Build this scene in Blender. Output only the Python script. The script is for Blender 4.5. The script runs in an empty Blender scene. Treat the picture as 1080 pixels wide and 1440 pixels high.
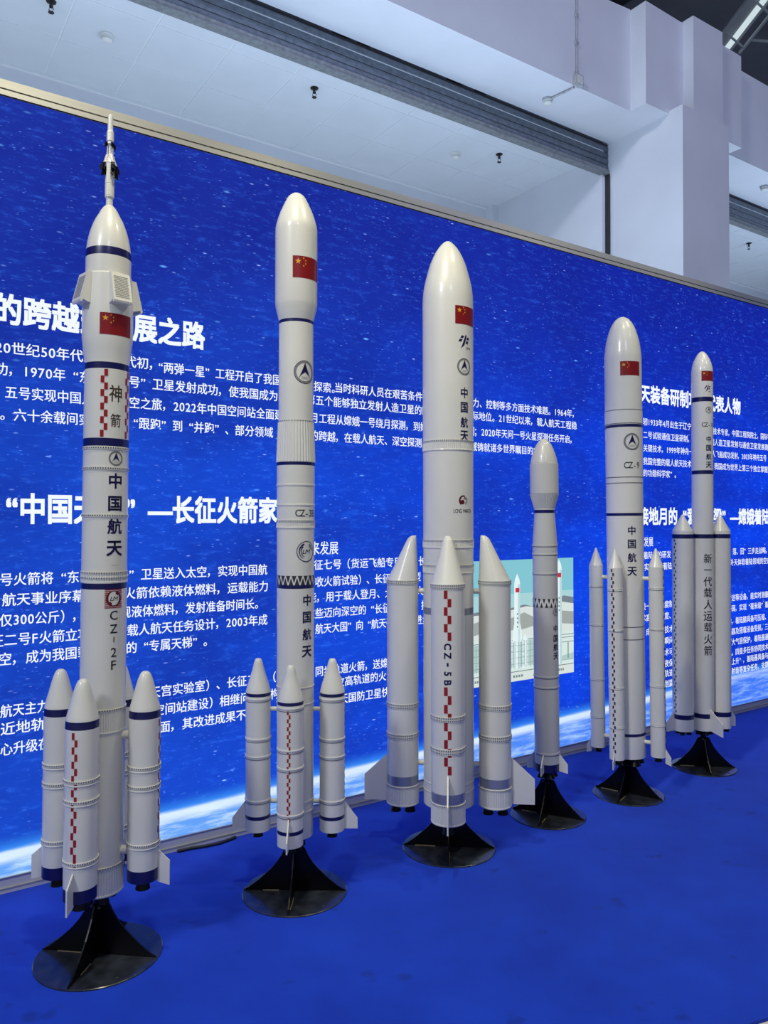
import bpy, bmesh, math, random
from mathutils import Vector, Matrix

random.seed(7)
scene = bpy.context.scene
COL = scene.collection
PI = math.pi
R = math.radians

# ------------------------------------------------------------------ camera
cam_data = bpy.data.cameras.new('camera')
cam_data.sensor_fit = 'VERTICAL'
cam_data.sensor_height = 36.0
cam_data.lens = 36.0 * 1085.0 / 1440.0
cam_data.clip_start = 0.05
cam_data.clip_end = 200
cam = bpy.data.objects.new('camera', cam_data)
COL.objects.link(cam)
cam.location = (0, 0, 1.67)
cam.rotation_euler = (R(90) + math.atan(11 / 1085.0), 0, 0)
scene.camera = cam

# ------------------------------------------------------------------ light, exposure
scene.view_settings.view_transform = 'Standard'
scene.view_settings.look = 'None'
scene.view_settings.exposure = 0.0
scene.view_settings.gamma = 1.0
scene.view_settings.use_curve_mapping = False

world = bpy.data.worlds.new('world')
scene.world = world
world.use_nodes = True
bg = world.node_tree.nodes['Background']
bg.inputs[0].default_value = (0.50, 0.64, 1.0, 1)
bg.inputs[1].default_value = 0.19

# wall frame: u runs along the light box (to the right and away), v towards the visitors
PHI = R(34.0426)
CU, SU = math.cos(PHI), math.sin(PHI)
W0 = 4.622
WALL = Matrix(((CU, SU, 0, 0), (SU, -CU, 0, W0), (0, 0, 1, 0), (0, 0, 0, 1)))   # (u, v, z) -> world (mirrored in v)


def uv(u, v, z=0.0):
    return Vector((u * CU + v * SU, W0 + u * SU - v * CU, z))


def area_light(name, loc, target, size, power, color, size_y=None):
    d = bpy.data.lights.new(name, 'AREA')
    d.energy = power
    d.color = color
    d.shape = 'RECTANGLE'
    d.size = size
    d.size_y = size_y or size
    o = bpy.data.objects.new(name, d)
    COL.objects.link(o)
    o.location = loc
    if size_y:      # long axis along the display wall, facing up
        o.rotation_euler = (PI, 0, PHI)
    else:
        o.rotation_euler = (Vector(target) - Vector(loc)).to_track_quat('-Z', 'Y').to_euler()
    return o


def spot_light(name, loc, target, power, color, angle=78, radius=0.12):
    d = bpy.data.lights.new(name, 'SPOT')
    d.energy = power
    d.color = color
    d.spot_size = R(angle)
    d.spot_blend = 0.35
    d.shadow_soft_size = radius
    o = bpy.data.objects.new(name, d)
    COL.objects.link(o)
    o.location = loc
    o.rotation_euler = (Vector(target) - Vector(loc)).to_track_quat('-Z', 'Y').to_euler()
    return o


# track spots over the aisle in front of the rockets
spot_light('aisle_spot', uv(-1.9, 2.0, 5.4), uv(-1.5, 0.8, 1.6), 280, (1.0, 0.91, 0.62))
spot_light('aisle_spot', uv(0.2, 2.3, 5.6), uv(0.3, 0.8, 1.6), 150, (1.0, 0.93, 0.66))
spot_light('aisle_spot', uv(2.2, 2.3, 5.6), uv(2.2, 0.8, 1.6), 165, (1.0, 0.92, 0.66))
# high-bay lamps of the hall behind the visitors
area_light('hall_lamp', (-6.0, -5.0, 8.8), (0.0, 3.0, 0.5), 1.5, 560, (0.86, 0.90, 1.0))
area_light('hall_lamp', (2.5, -7.0, 8.8), (1.0, 4.0, 0.5), 1.5, 125, (0.66, 0.74, 1.0))
# unseen spot added high in the hall to brighten the beams
spot_light('fascia_fill', uv(3.2, 8.0, 8.6), uv(3.2, -0.9, 6.0), 900, (0.60, 0.64, 1.0), 52, 0.3)
# unseen fill lights added behind the display wall, first a pair for the rooms
area_light('room_fill', uv(1.0, -2.2, 0.6), None, 9.5, 78, (0.74, 0.86, 1.0), 1.4)
area_light('room_fill', uv(7.5, -2.2, 0.6), None, 5.0, 45, (0.74, 0.86, 1.0), 1.4)
area_light('soffit_fill', uv(-0.7, -0.55, 3.5), None, 7.4, 98, (0.56, 0.74, 1.0), 0.35)  # second added pair, hidden, brightens the underside of the beam
area_light('soffit_fill', uv(7.2, -0.55, 3.5), None, 4.4, 56, (0.56, 0.74, 1.0), 0.35)


# ------------------------------------------------------------------ materials
def srgb(r, g, b):
    f = lambda c: (c / 255 / 12.92) if c / 255 <= 0.04045 else ((c / 255 + 0.055) / 1.055) ** 2.4
    return (f(r), f(g), f(b), 1.0)


def new_mat(name):
    m = bpy.data.materials.new(name)
    m.use_nodes = True
    nt = m.node_tree
    nt.nodes.clear()
    out = nt.nodes.new('ShaderNodeOutputMaterial')
    return m, nt, out


def node(nt, kind, **kw):
    n = nt.nodes.new(kind)
    for k, v in kw.items():
        setattr(n, k, v)
    return n


def pbr(name, col, rough=0.5, metal=0.0, noise=0.0, nscale=8.0, bump=0.0, bscale=200.0, coat=0.0, spec=0.5, stretch=(1, 1, 1)):
    """principled material with a faint procedural mottling of its colour and an optional fine bump"""
    m, nt, out = new_mat(name)
    b = node(nt, 'ShaderNodeBsdfPrincipled')
    b.inputs['Base Color'].default_value = col
    b.inputs['Roughness'].default_value = rough
    b.inputs['Metallic'].default_value = metal
    b.inputs['Coat Weight'].default_value = coat
    b.inputs['Coat Roughness'].default_value = 0.14
    b.inputs['Specular IOR Level'].default_value = spec
    tc = node(nt, 'ShaderNodeTexCoord')
    mp = node(nt, 'ShaderNodeMapping')
    mp.inputs['Scale'].default_value = stretch
    nt.links.new(tc.outputs['Object'], mp.inputs[0])
    if noise:
        n = node(nt, 'ShaderNodeTexNoise')
        n.inputs['Scale'].default_value = nscale
        n.inputs['Detail'].default_value = 5
        nt.links.new(mp.outputs[0], n.inputs['Vector'])
        rmp = node(nt, 'ShaderNodeMapRange')
        rmp.inputs[1].default_value = 0.3
        rmp.inputs[2].default_value = 0.7
        rmp.inputs[3].default_value = 1 - noise
        rmp.inputs[4].default_value = 1 + noise
        nt.links.new(n.outputs['Fac'], rmp.inputs[0])
        mx = node(nt, 'ShaderNodeVectorMath', operation='MULTIPLY')
        mx.inputs[0].default_value = col[:3]
        nt.links.new(rmp.outputs[0], mx.inputs[1])
        nt.links.new(mx.outputs[0], b.inputs['Base Color'])
    if bump:
        n2 = node(nt, 'ShaderNodeTexNoise')
        n2.inputs['Scale'].default_value = bscale
        n2.inputs['Detail'].default_value = 3
        nt.links.new(mp.outputs[0], n2.inputs['Vector'])
        bp = node(nt, 'ShaderNodeBump')
        bp.inputs['Strength'].default_value = bump
        bp.inputs['Distance'].default_value = 0.01
        nt.links.new(n2.outputs['Fac'], bp.inputs['Height'])
        nt.links.new(bp.outputs[0], b.inputs['Normal'])
    nt.links.new(b.outputs[0], out.inputs[0])
    return m


def glow(name, col, strength=1.0):
    """a back-lit print: emission of one colour under a faintly glossy film"""
    m, nt, out = new_mat(name)
    e = node(nt, 'ShaderNodeEmission')
    e.inputs[0].default_value = col
    e.inputs[1].default_value = strength
    nt.links.new(e.outputs[0], out.inputs[0])
    return m


M_WHITE = pbr('white_gloss_paint', (0.71, 0.705, 0.64, 1), 0.38, noise=0.03, nscale=5, coat=0.45)
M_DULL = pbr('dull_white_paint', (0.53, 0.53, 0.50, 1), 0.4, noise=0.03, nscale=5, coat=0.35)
M_NAVY = pbr('navy_paint', (0.003, 0.003, 0.075, 1), 0.35, coat=0.15)
M_SILVER = pbr('silver_tape', (0.33, 0.35, 0.42, 1), 0.3, metal=0.6, noise=0.08, nscale=12)
M_GREY = pbr('grey_line', (0.16, 0.16, 0.16, 1), 0.5)
M_DARK = pbr('dark_hole', (0.03, 0.03, 0.035, 1), 0.6)
M_BLACK = pbr('black_gloss_paint', (0.002, 0.002, 0.003, 1), 0.3, noise=0.3, nscale=20, spec=0.25)
M_PLATE = pbr('black_scuffed_paint', (0.020, 0.024, 0.032, 1), 0.22, noise=0.6, nscale=14, coat=0.3)
M_GLUE = pbr('tan_glue', (0.16, 0.13, 0.07, 1), 0.8, noise=0.4, nscale=60)
M_RED = pbr('red_vinyl', (0.30, 0.003, 0.010, 1), 0.35)
M_FLAG = pbr('flag_red', (0.22, 0.005, 0.006, 1), 0.35)
M_MAROON = pbr('maroon_vinyl', (0.11, 0.003, 0.01, 1), 0.35)
M_STAR = pbr('flag_yellow', (0.75, 0.38, 0.03, 1), 0.4)
M_INK = pbr('navy_vinyl', (0.008, 0.006, 0.07, 1), 0.35)
M_CHAR = pbr('charcoal_vinyl', (0.02, 0.02, 0.025, 1), 0.4)
M_RINGINK = pbr('grey_vinyl', (0.24, 0.24, 0.25, 1), 0.4)
M_BROWN = pbr('brown_vinyl', (0.06, 0.035, 0.015, 1), 0.4)
M_ALU = pbr('brushed_aluminium', (0.40, 0.40, 0.38, 1), 0.45, metal=0.3, noise=0.04, nscale=6, stretch=(0.3, 1, 10))
M_GAP = pbr('black_gap', (0.004, 0.004, 0.004, 1), 0.7)
M_SKIRT = pbr('grey_aluminium_skirt', (0.50, 0.51, 0.56, 1), 0.4, metal=0.1, noise=0.05, nscale=7, stretch=(0.3, 1, 6))
M_PLASTER = pbr('white_plaster', (0.66, 0.68, 0.73, 1), 0.7, noise=0.05, nscale=1.6, bump=0.12, bscale=14)
M_TILE = pbr('ceiling_tile', (0.62, 0.66, 0.70, 1), 0.8, noise=0.03, nscale=3)
M_TRUNK = pbr('ceiling_bar', (0.72, 0.75, 0.78, 1), 0.6)
M_ROOF = pbr('roof_sheet', (0.24, 0.24, 0.27, 1), 0.7, noise=0.2, nscale=1.2)
M_STEEL = pbr('dark_steel', (0.02, 0.02, 0.024, 1), 0.55, noise=0.2, nscale=5)
M_WSTEEL = pbr('white_steel', (0.75, 0.78, 0.78, 1), 0.45)
M_SHUT = pbr('galvanised_slat', (0.12, 0.14, 0.175, 1), 0.5, metal=0.3, noise=0.25, nscale=30, stretch=(0.4, 1, 1))
M_SHUTEDGE = pbr('shutter_bottom_bar', (0.2, 0.215, 0.225, 1), 0.5, metal=0.3, noise=0.2, nscale=30)
M_PLASTIC = pbr('white_plastic', (0.7, 0.7, 0.66, 1), 0.4)
M_BRASS = pbr('dark_brass', (0.05, 0.045, 0.04, 1), 0.35, metal=0.8)
M_CONDUIT = pbr('grey_conduit', (0.38, 0.39, 0.40, 1), 0.5, noise=0.2, nscale=20)
M_CABLE = pbr('black_cable', (0.012, 0.012, 0.02, 1), 0.5)
M_FLOOR = pbr('pale_floor', (0.75, 0.72, 0.64, 1), 0.3, noise=0.05, nscale=4)
M_CHANNEL_GLOW = glow('channel_glow', srgb(205, 222, 228), 1.0)  # glow that stands in for light falling on the white roof channel
M_TEXT = glow('white_print', srgb(238, 246, 255), 1.05)


def carpet_material():
    m, nt, out = new_mat('blue_carpet')
    b = node(nt, 'ShaderNodeBsdfPrincipled')
    b.inputs['Roughness'].default_value = 0.85
    b.inputs['Specular IOR Level'].default_value = 0.15
    b.inputs['Sheen Weight'].default_value = 0.1
    tc = node(nt, 'ShaderNodeTexCoord')
    n1 = node(nt, 'ShaderNodeTexNoise')
    n1.inputs['Scale'].default_value = 2.2
    n1.inputs['Detail'].default_value = 6
    n1.inputs['Roughness'].default_value = 0.62
    nt.links.new(tc.outputs['Object'], n1.inputs['Vector'])
    r1 = node(nt, 'ShaderNodeValToRGB')
    r1.color_ramp.elements[0].position = 0.33
    r1.color_ramp.elements[0].color = (0.001, 0.034, 0.45, 1)
    r1.color_ramp.elements[1].position = 0.66
    r1.color_ramp.elements[1].color = (0.003, 0.050, 0.57, 1)
    nt.links.new(n1.outputs['Fac'], r1.inputs[0])
    n2 = node(nt, 'ShaderNodeTexNoise')
    n2.inputs['Scale'].default_value = 420
    n2.inputs['Detail'].default_value = 2
    nt.links.new(tc.outputs['Object'], n2.inputs['Vector'])
    bp = node(nt, 'ShaderNodeBump')
    bp.inputs['Strength'].default_value = 0.35
    bp.inputs['Distance'].default_value = 0.004
    nt.links.new(n2.outputs['Fac'], bp.inputs['Height'])
    # scattered worn, darker patches
    n3 = node(nt, 'ShaderNodeTexNoise')
    n3.inputs['Scale'].default_value = 5.5
    n3.inputs['Detail'].default_value = 4
    nt.links.new(tc.outputs['Object'], n3.inputs['Vector'])
    r3 = node(nt, 'ShaderNodeMapRange')
    for i, q in enumerate((0.64, 0.70, 1.0, 0.72)):
        r3.inputs[i + 1].default_value = q
    nt.links.new(n3.outputs['Fac'], r3.inputs[0])
    mul = node(nt, 'ShaderNodeVectorMath', operation='MULTIPLY')
    nt.links.new(r1.outputs[0], mul.inputs[0])
    nt.links.new(r3.outputs[0], mul.inputs[1])
    nt.links.new(mul.outputs[0], b.inputs['Base Color'])
    nt.links.new(bp.outputs[0], b.inputs['Normal'])
    nt.links.new(b.outputs[0], out.inputs[0])
    return m


def starfield_material():
    """back-lit print: deep blue sky full of drifting specks over the bright limb of the Earth (x = u, z = height)"""
    m, nt, out = new_mat('starfield_print')
    L = nt.links.new
    tc = node(nt, 'ShaderNodeTexCoord')
    sep = node(nt, 'ShaderNodeSeparateXYZ')
    L(tc.outputs['Object'], sep.inputs[0])

    def math_(op, a, b=None, clamp=False):
        n = node(nt, 'ShaderNodeMath', operation=op)
        n.use_clamp = clamp
        for i, q in enumerate((a, b)):
            if q is None:
                continue
            if isinstance(q, (int, float)):
                n.inputs[i].default_value = q
            else:
                L(q, n.inputs[i])
        return n.outputs[0]

    def rng(v, a, b, c=0.0, d=1.0, smooth=True):
        n = node(nt, 'ShaderNodeMapRange')
        n.interpolation_type = 'SMOOTHSTEP' if smooth else 'LINEAR'
        L(v, n.inputs[0])
        for i, q in enumerate((a, b, c, d)):
            n.inputs[i + 1].default_value = q
        return n.outputs[0]

    def mapped(scale, rot=0.0, loc=(0, 0, 0)):
        n = node(nt, 'ShaderNodeMapping')
        n.inputs['Scale'].default_value = scale
        n.inputs['Rotation'].default_value = (0, rot, 0)
        n.inputs['Location'].default_value = loc
        L(tc.outputs['Object'], n.inputs[0])
        return n.outputs[0]

    def noise(vec, scale, detail=4, rough=0.5):
        n = node(nt, 'ShaderNodeTexNoise')
        n.inputs['Scale'].default_value = scale
        n.inputs['Detail'].default_value = detail
        n.inputs['Roughness'].default_value = rough
        L(vec, n.inputs['Vector'])
        return n.outputs['Fac']

    def mix(fac, a, b):
        n = node(nt, 'ShaderNodeMix', data_type='RGBA')
        L(fac, n.inputs[0])
        for s, q in ((6, a), (7, b)):
            if isinstance(q, tuple):
                n.inputs[s].default_value = q
            else:
                L(q, n.inputs[s])
        return n.outputs[2]

    def add(fac, a, col):
        n = node(nt, 'ShaderNodeMix', data_type='RGBA', blend_type='ADD')
        L(fac, n.inputs[0])
        L(a, n.inputs[6])
        n.inputs[7].default_value = col
        return n.outputs[2]

    u, z = sep.outputs[0], sep.outputs[2]
    # base blues: duller and darker at the top left, purer towards the right and the middle
    g1 = rng(u, -2.5, 3.5)
    g2 = rng(z, 3.4, 1.7)
    base = mix(g1, srgb(31, 51, 160), srgb(20, 38, 164))
    low = mix(g1, srgb(26, 75, 204), srgb(12, 66, 238))
    sky = mix(g2, base, low)
    dk = rng(noise(mapped((0.5, 1, 0.9)), 1.6, 5, 0.6), 0.38, 0.66)
    sky = mix(math_('MULTIPLY', dk, 0.55), sky, srgb(22, 34, 140))
    # streaky ripples
    rip = rng(noise(mapped((2.4, 1, 9.0), 0.10), 4.2, 6, 0.72), 0.5, 0.76)
    sky = add(math_('MULTIPLY', rip, 0.75), sky, srgb(40, 90, 170))
    wis = rng(noise(mapped((1.1, 1, 2.6), 0.2, (3, 0, 1)), 2.3, 6, 0.7), 0.58, 0.8)
    sky = add(math_('MULTIPLY', wis, 0.6), sky, srgb(20, 90, 190))

    # specks of two sizes, drawn out along the wall
    def specks(sx, sz, rot, thr, soft, keep, col, sky, loc):
        v = node(nt, 'ShaderNodeTexVoronoi')
        v.feature = 'F1'
        v.inputs['Scale'].default_value = 1.0
        L(mapped((sx, 0.0, sz), rot, loc), v.inputs['Vector'])
        d = rng(v.outputs['Distance'], thr + soft, thr)
        s2 = node(nt, 'ShaderNodeSeparateXYZ')
        L(v.outputs['Color'], s2.inputs[0])
        k = rng(s2.outputs[0], keep, 1.0, 0.0, 1.0, False)
        return add(math_('MULTIPLY', math_('MULTIPLY', d, k), clump), sky, col)

    clump = rng(noise(mapped((0.9, 1, 1.6), 0.1, (5, 0, 2)), 2.0, 4, 0.6), 0.40, 0.62, 0.25, 1.0)
    sky = specks(10, 33, 0.10, 0.04, 0.12, 0.45, srgb(165, 200, 255), sky, (0, 0, 0))
    sky = specks(24, 80, 0.06, 0.03, 0.20, 0.62, srgb(120, 165, 255), sky, (4.3, 0, 2.2))
    sky = specks(34, 110, 0.08, 0.03, 0.22, 0.72, srgb(90, 140, 240), sky, (8.1, 0, 6.4))
    sky = specks(5.5, 17, 0.15, 0.01, 0.13, 0.62, srgb(120, 205, 255), sky, (1.7, 0, 9.1))
    sky = specks(2.4, 4.6, 0.0, 0.004, 0.10, 0.62, srgb(70, 170, 255), sky, (7.7, 0, 3.3))

    # limb of the Earth
    crv = math_('ADD', math_('MULTIPLY', u, 0.026), 0.235)
    d = math_('SUBTRACT', z, crv)
    halo = rng(d, 0.10, -0.01)
    halo = math_('MULTIPLY', halo, halo)
    sky = mix(math_('MULTIPLY', halo, 0.9), sky, srgb(60, 150, 255))
    earth_n = noise(mapped((1.2, 1, 9.0), -0.07), 3.0, 7, 0.68)
    cloud = rng(earth_n, 0.42, 0.68)
    er = mix(g1, srgb(105, 168, 250), srgb(66, 122, 250))
    ew = mix(g1, srgb(205, 236, 255), srgb(150, 190, 255))
    earth = mix(cloud, er, ew)
    band = math_('MULTIPLY', rng(d, 0.012, -0.012), rng(d, -0.07, -0.025))
    earth = mix(math_('MULTIPLY', band, rng(u, 4.2, 2.0, 0.25, 0.85)), earth, srgb(228, 246, 255))
    col = mix(rng(d, 0.018, -0.008), sky, earth)
    e = node(nt, 'ShaderNodeEmission')
    L(col, e.inputs[0])
    e.inputs[1].default_value = 1.0
    L(e.outputs[0], out.inputs[0])
    return m


M_CARPET = carpet_material()
M_SPACE = starfield_material()


# ------------------------------------------------------------------ mesh helpers
class MB:
    """collects geometry for ONE mesh object"""

    def __init__(self):
        self.v, self.f, self.m = [], [], []
        self.mats = []

    def mi(self, mat):
        if mat not in self.mats:
            self.mats.append(mat)
        return self.mats.index(mat)

    def add(self, verts, faces, mat):
        o = len(self.v)
        self.v += [tuple(p) for p in verts]
        k = self.mi(mat)
        for fc in faces:
            self.f.append(tuple(i + o for i in fc))
            self.m.append(k)

    def lathe(self, prof, seg=64, mat=None, off=(0, 0), skew=None, alt=None, rib=0.0, cap=(True, True)):
        """revolve [(r, z[, mat of the strip above])] about the vertical; skew(r, z) shifts a ring; alt alternates two materials; rib alternates the radius"""
        o = len(self.v)
        n = len(prof)
        for row in prof:
            r, z = row[0], row[1]
            sx, sy = skew(r, z) if skew else (0, 0)
            for k in range(seg):
                a = 2 * PI * k / seg
                rr = r - (rib if (rib and k % 2) else 0)
                self.v.append((off[0] + sx + rr * math.sin(a), off[1] + sy - rr * math.cos(a), z))
        for i in range(n - 1):
            mt = prof[i][2] if len(prof[i]) > 2 and prof[i][2] else mat
            for k in range(seg):
                k2 = (k + 1) % seg
                self.f.append((o + i * seg + k, o + i * seg + k2, o + (i + 1) * seg + k2, o + (i + 1) * seg + k))
                self.m.append(self.mi(alt[k % 2]) if alt else self.mi(mt))
        for end, i in ((0, 0), (1, n - 1)):
            if cap[end] and prof[i][0] > 1e-5:
                idx = [o + i * seg + k for k in range(seg)]
                self.f.append(tuple(idx[::-1] if end == 0 else idx))
                self.m.append(self.mi(mat))

    def box(self, c, s, mat, rot=None):
        pts = [Vector((x * s[0] / 2, y * s[1] / 2, z * s[2] / 2)) for x in (-1, 1) for y in (-1, 1) for z in (-1, 1)]
        if rot is not None:
            pts = [rot @ p for p in pts]
        pts = [p + Vector(c) for p in pts]
        self.add(pts, [(0, 1, 3, 2), (4, 6, 7, 5), (0, 4, 5, 1), (2, 3, 7, 6), (0, 2, 6, 4), (1, 5, 7, 3)], mat)

    def wbox(self, u0, u1, v0, v1, z0, z1, mat):
        """box given in wall coordinates"""
        pts = [uv(u, v, z) for u in (u0, u1) for v in (v0, v1) for z in (z0, z1)]
        self.add(pts, [(0, 2, 3, 1), (4, 5, 7, 6), (0, 1, 5, 4), (2, 6, 7, 3), (0, 4, 6, 2), (1, 3, 7, 5)], mat)

    def prism(self, poly, frame, th, mat):
        """poly [(a, b)] in the plane frame = (origin, a axis, b axis), thickness th centred on it"""
        o, ax, bx = (Vector(q) for q in frame)
        nrm = ax.cross(bx).normalized() * th / 2
        n = len(poly)
        pts = [o + ax * a + bx * b + s * nrm for s in (1, -1) for a, b in poly]
        fs = [tuple(range(n)), tuple(range(2 * n - 1, n - 1, -1))]
        fs += [(i, n + i, n + (i + 1) % n, (i + 1) % n) for i in range(n)]
        self.add(pts, fs, mat)

    def tube(self, pts, r, mat, seg=10):
        pts = [Vector(p) for p in pts]
        o = len(self.v)
        for i, p in enumerate(pts):
            d = (pts[min(i + 1, len(pts) - 1)] - pts[max(i - 1, 0)]).normalized()
            h = Vector((0, 0, 1)) if abs(d.z) < 0.9 else Vector((1, 0, 0))
            a = d.cross(h).normalized()
            b = d.cross(a)
            for k in range(seg):
                t = 2 * PI * k / seg
                self.v.append(tuple(p + r * (math.cos(t) * a + math.sin(t) * b)))
        for i in range(len(pts) - 1):
            for k in range(seg):
                k2 = (k + 1) % seg
                self.f.append((o + i * seg + k, o + i * seg + k2, o + (i + 1) * seg + k2, o + (i + 1) * seg + k))
                self.m.append(self.mi(mat))
        for i in (0, len(pts) - 1):
            self.f.append(tuple(o + i * seg + k for k in range(seg)))
            self.m.append(self.mi(mat))

    def build(self, name, parent=None, smooth=True, sharp=32, recalc=True, bevel=0.0):
        me = bpy.data.meshes.new(name)
        me.from_pydata(self.v, [], self.f)
        for mt in self.mats:
            me.materials.append(mt)
        me.polygons.foreach_set('material_index', self.m)
        if recalc:
            b = bmesh.new()
            b.from_mesh(me)
            bmesh.ops.remove_doubles(b, verts=b.verts, dist=1e-6)
            bmesh.ops.recalc_face_normals(b, faces=b.faces)
            b.to_mesh(me)
            b.free()
        if smooth:
            me.polygons.foreach_set('use_smooth', [True] * len(me.polygons))
            me.set_sharp_from_angle(angle=R(sharp))
        me.update()
        o = bpy.data.objects.new(name, me)
        COL.objects.link(o)
        if parent is not None:
            o.parent = parent
        if bevel:
            md = o.modifiers.new('bevel', 'BEVEL')
            md.width = bevel
            md.segments = 2
            md.limit_method = 'ANGLE'
        return o


def tag(o, label, cat, group=None):
    o['label'] = label
    o['category'] = cat
    if group:
        o['group'] = group
    return o


def structure(o):
    o['kind'] = 'structure'
    return o


def empty(name, loc):
    o = bpy.data.objects.new(name, None)
    o.empty_display_size = 0.1
    o.location = loc
    COL.objects.link(o)
    return o


# ------------------------------------------------------------------ lettering
_curve = bpy.data.curves.new('lettering_source', 'FONT')
_curve.size = 1.0
_curve.resolution_u = 3
_font_obj = bpy.data.objects.new('lettering_source', _curve)
COL.objects.link(_font_obj)
_glyphs = {}


def glyph(ch, shear=0.0):
    """(verts, faces) of one character on a 1 x 1 em cell"""
    key = (ch, shear)
    if key not in _glyphs:
        _curve.body = ch
        _curve.shear = shear
        bpy.context.view_layer.update()
        me = bpy.data.meshes.new_from_object(_font_obj.evaluated_get(bpy.context.evaluated_depsgraph_get()))
        _glyphs[key] = ([(v.co.x, v.co.y) for v in me.vertices], [tuple(p.vertices) for p in me.polygons])
        bpy.data.meshes.remove(me)
    return _glyphs[key]


def em_width(ch):
    return 0.56 if ord(ch) < 128 else 1.0


def glyph_in_cell(ch, shear=0.0):
    vs, fs = glyph(ch, shear)
    if not vs:
        return [], [], 1.0
    w = em_width(ch)
    x0, x1 = min(v[0] for v in vs), max(v[0] for v in vs)
    if ord(ch) < 128 or (x1 - x0) < 0.45:
        if ch in '“':
            sh = w - 0.06 - x1
        elif ch in '”，。、；':
            sh = 0.06 - x0
        elif ch == '（':
            sh = w - 0.08 - x1
        elif ch == '）':
            sh = 0.08 - x0
        else:
            sh = (w - (x0 + x1)) / 2
        vs = [(a + sh, b) for a, b in vs]
    return vs, fs, w


def overprint(bold):
    """a bolder weight is printed as the same character laid down several times, slightly displaced"""
    if bold < 0.004:
        return [(0, 0)]
    if bold < 0.018:
        return [(-bold, -bold * 0.5), (bold, bold * 0.5)]
    return [(-bold, -bold), (-bold, bold), (bold, -bold), (bold, bold), (0, 0)]


def flat_text(s, bold, shear=0.0):
    """lay a string out on em cells; returns verts, faces, width"""
    V, F, x = [], [], 0.0
    for ch in s:
        if ch == ' ':
            x += 0.5
            continue
        vs, fs, w = glyph_in_cell(ch, shear)
        for dx, dy in overprint(bold):
            o = len(V)
            V += [(a + x + dx, b + dy) for a, b in vs]
            F += [tuple(i + o for i in f) for f in fs]
        x += w
    return V, F, x


def smooth_profile(rows, n=5):
    """Catmull-Rom refinement of a nose profile given from the tip down; keeps the band materials"""
    out = []
    pts = [(-rows[1][0], rows[1][1])] + [(q[0], q[1]) for q in rows] + [(rows[-1][0], rows[-1][1] - 0.02)]
    for i in range(1, len(pts) - 2):
        p0, p1, p2, p3 = pts[i - 1:i + 3]
        m = rows[i - 1][2] if len(rows[i - 1]) > 2 else None
        for k in range(n):
            t = k / n
            q = [0.5 * (2 * b + (c - a) * t + (2 * a - 5 * b + 4 * c - d) * t * t + (3 * b - a - 3 * c + d) * t ** 3) for a, b, c, d in zip(p0, p1, p2, p3)]
            out.append((max(q[0], 0.0), q[1], m) if m else (max(q[0], 0.0), q[1]))
    out.append(rows[-1])
    return out


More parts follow.
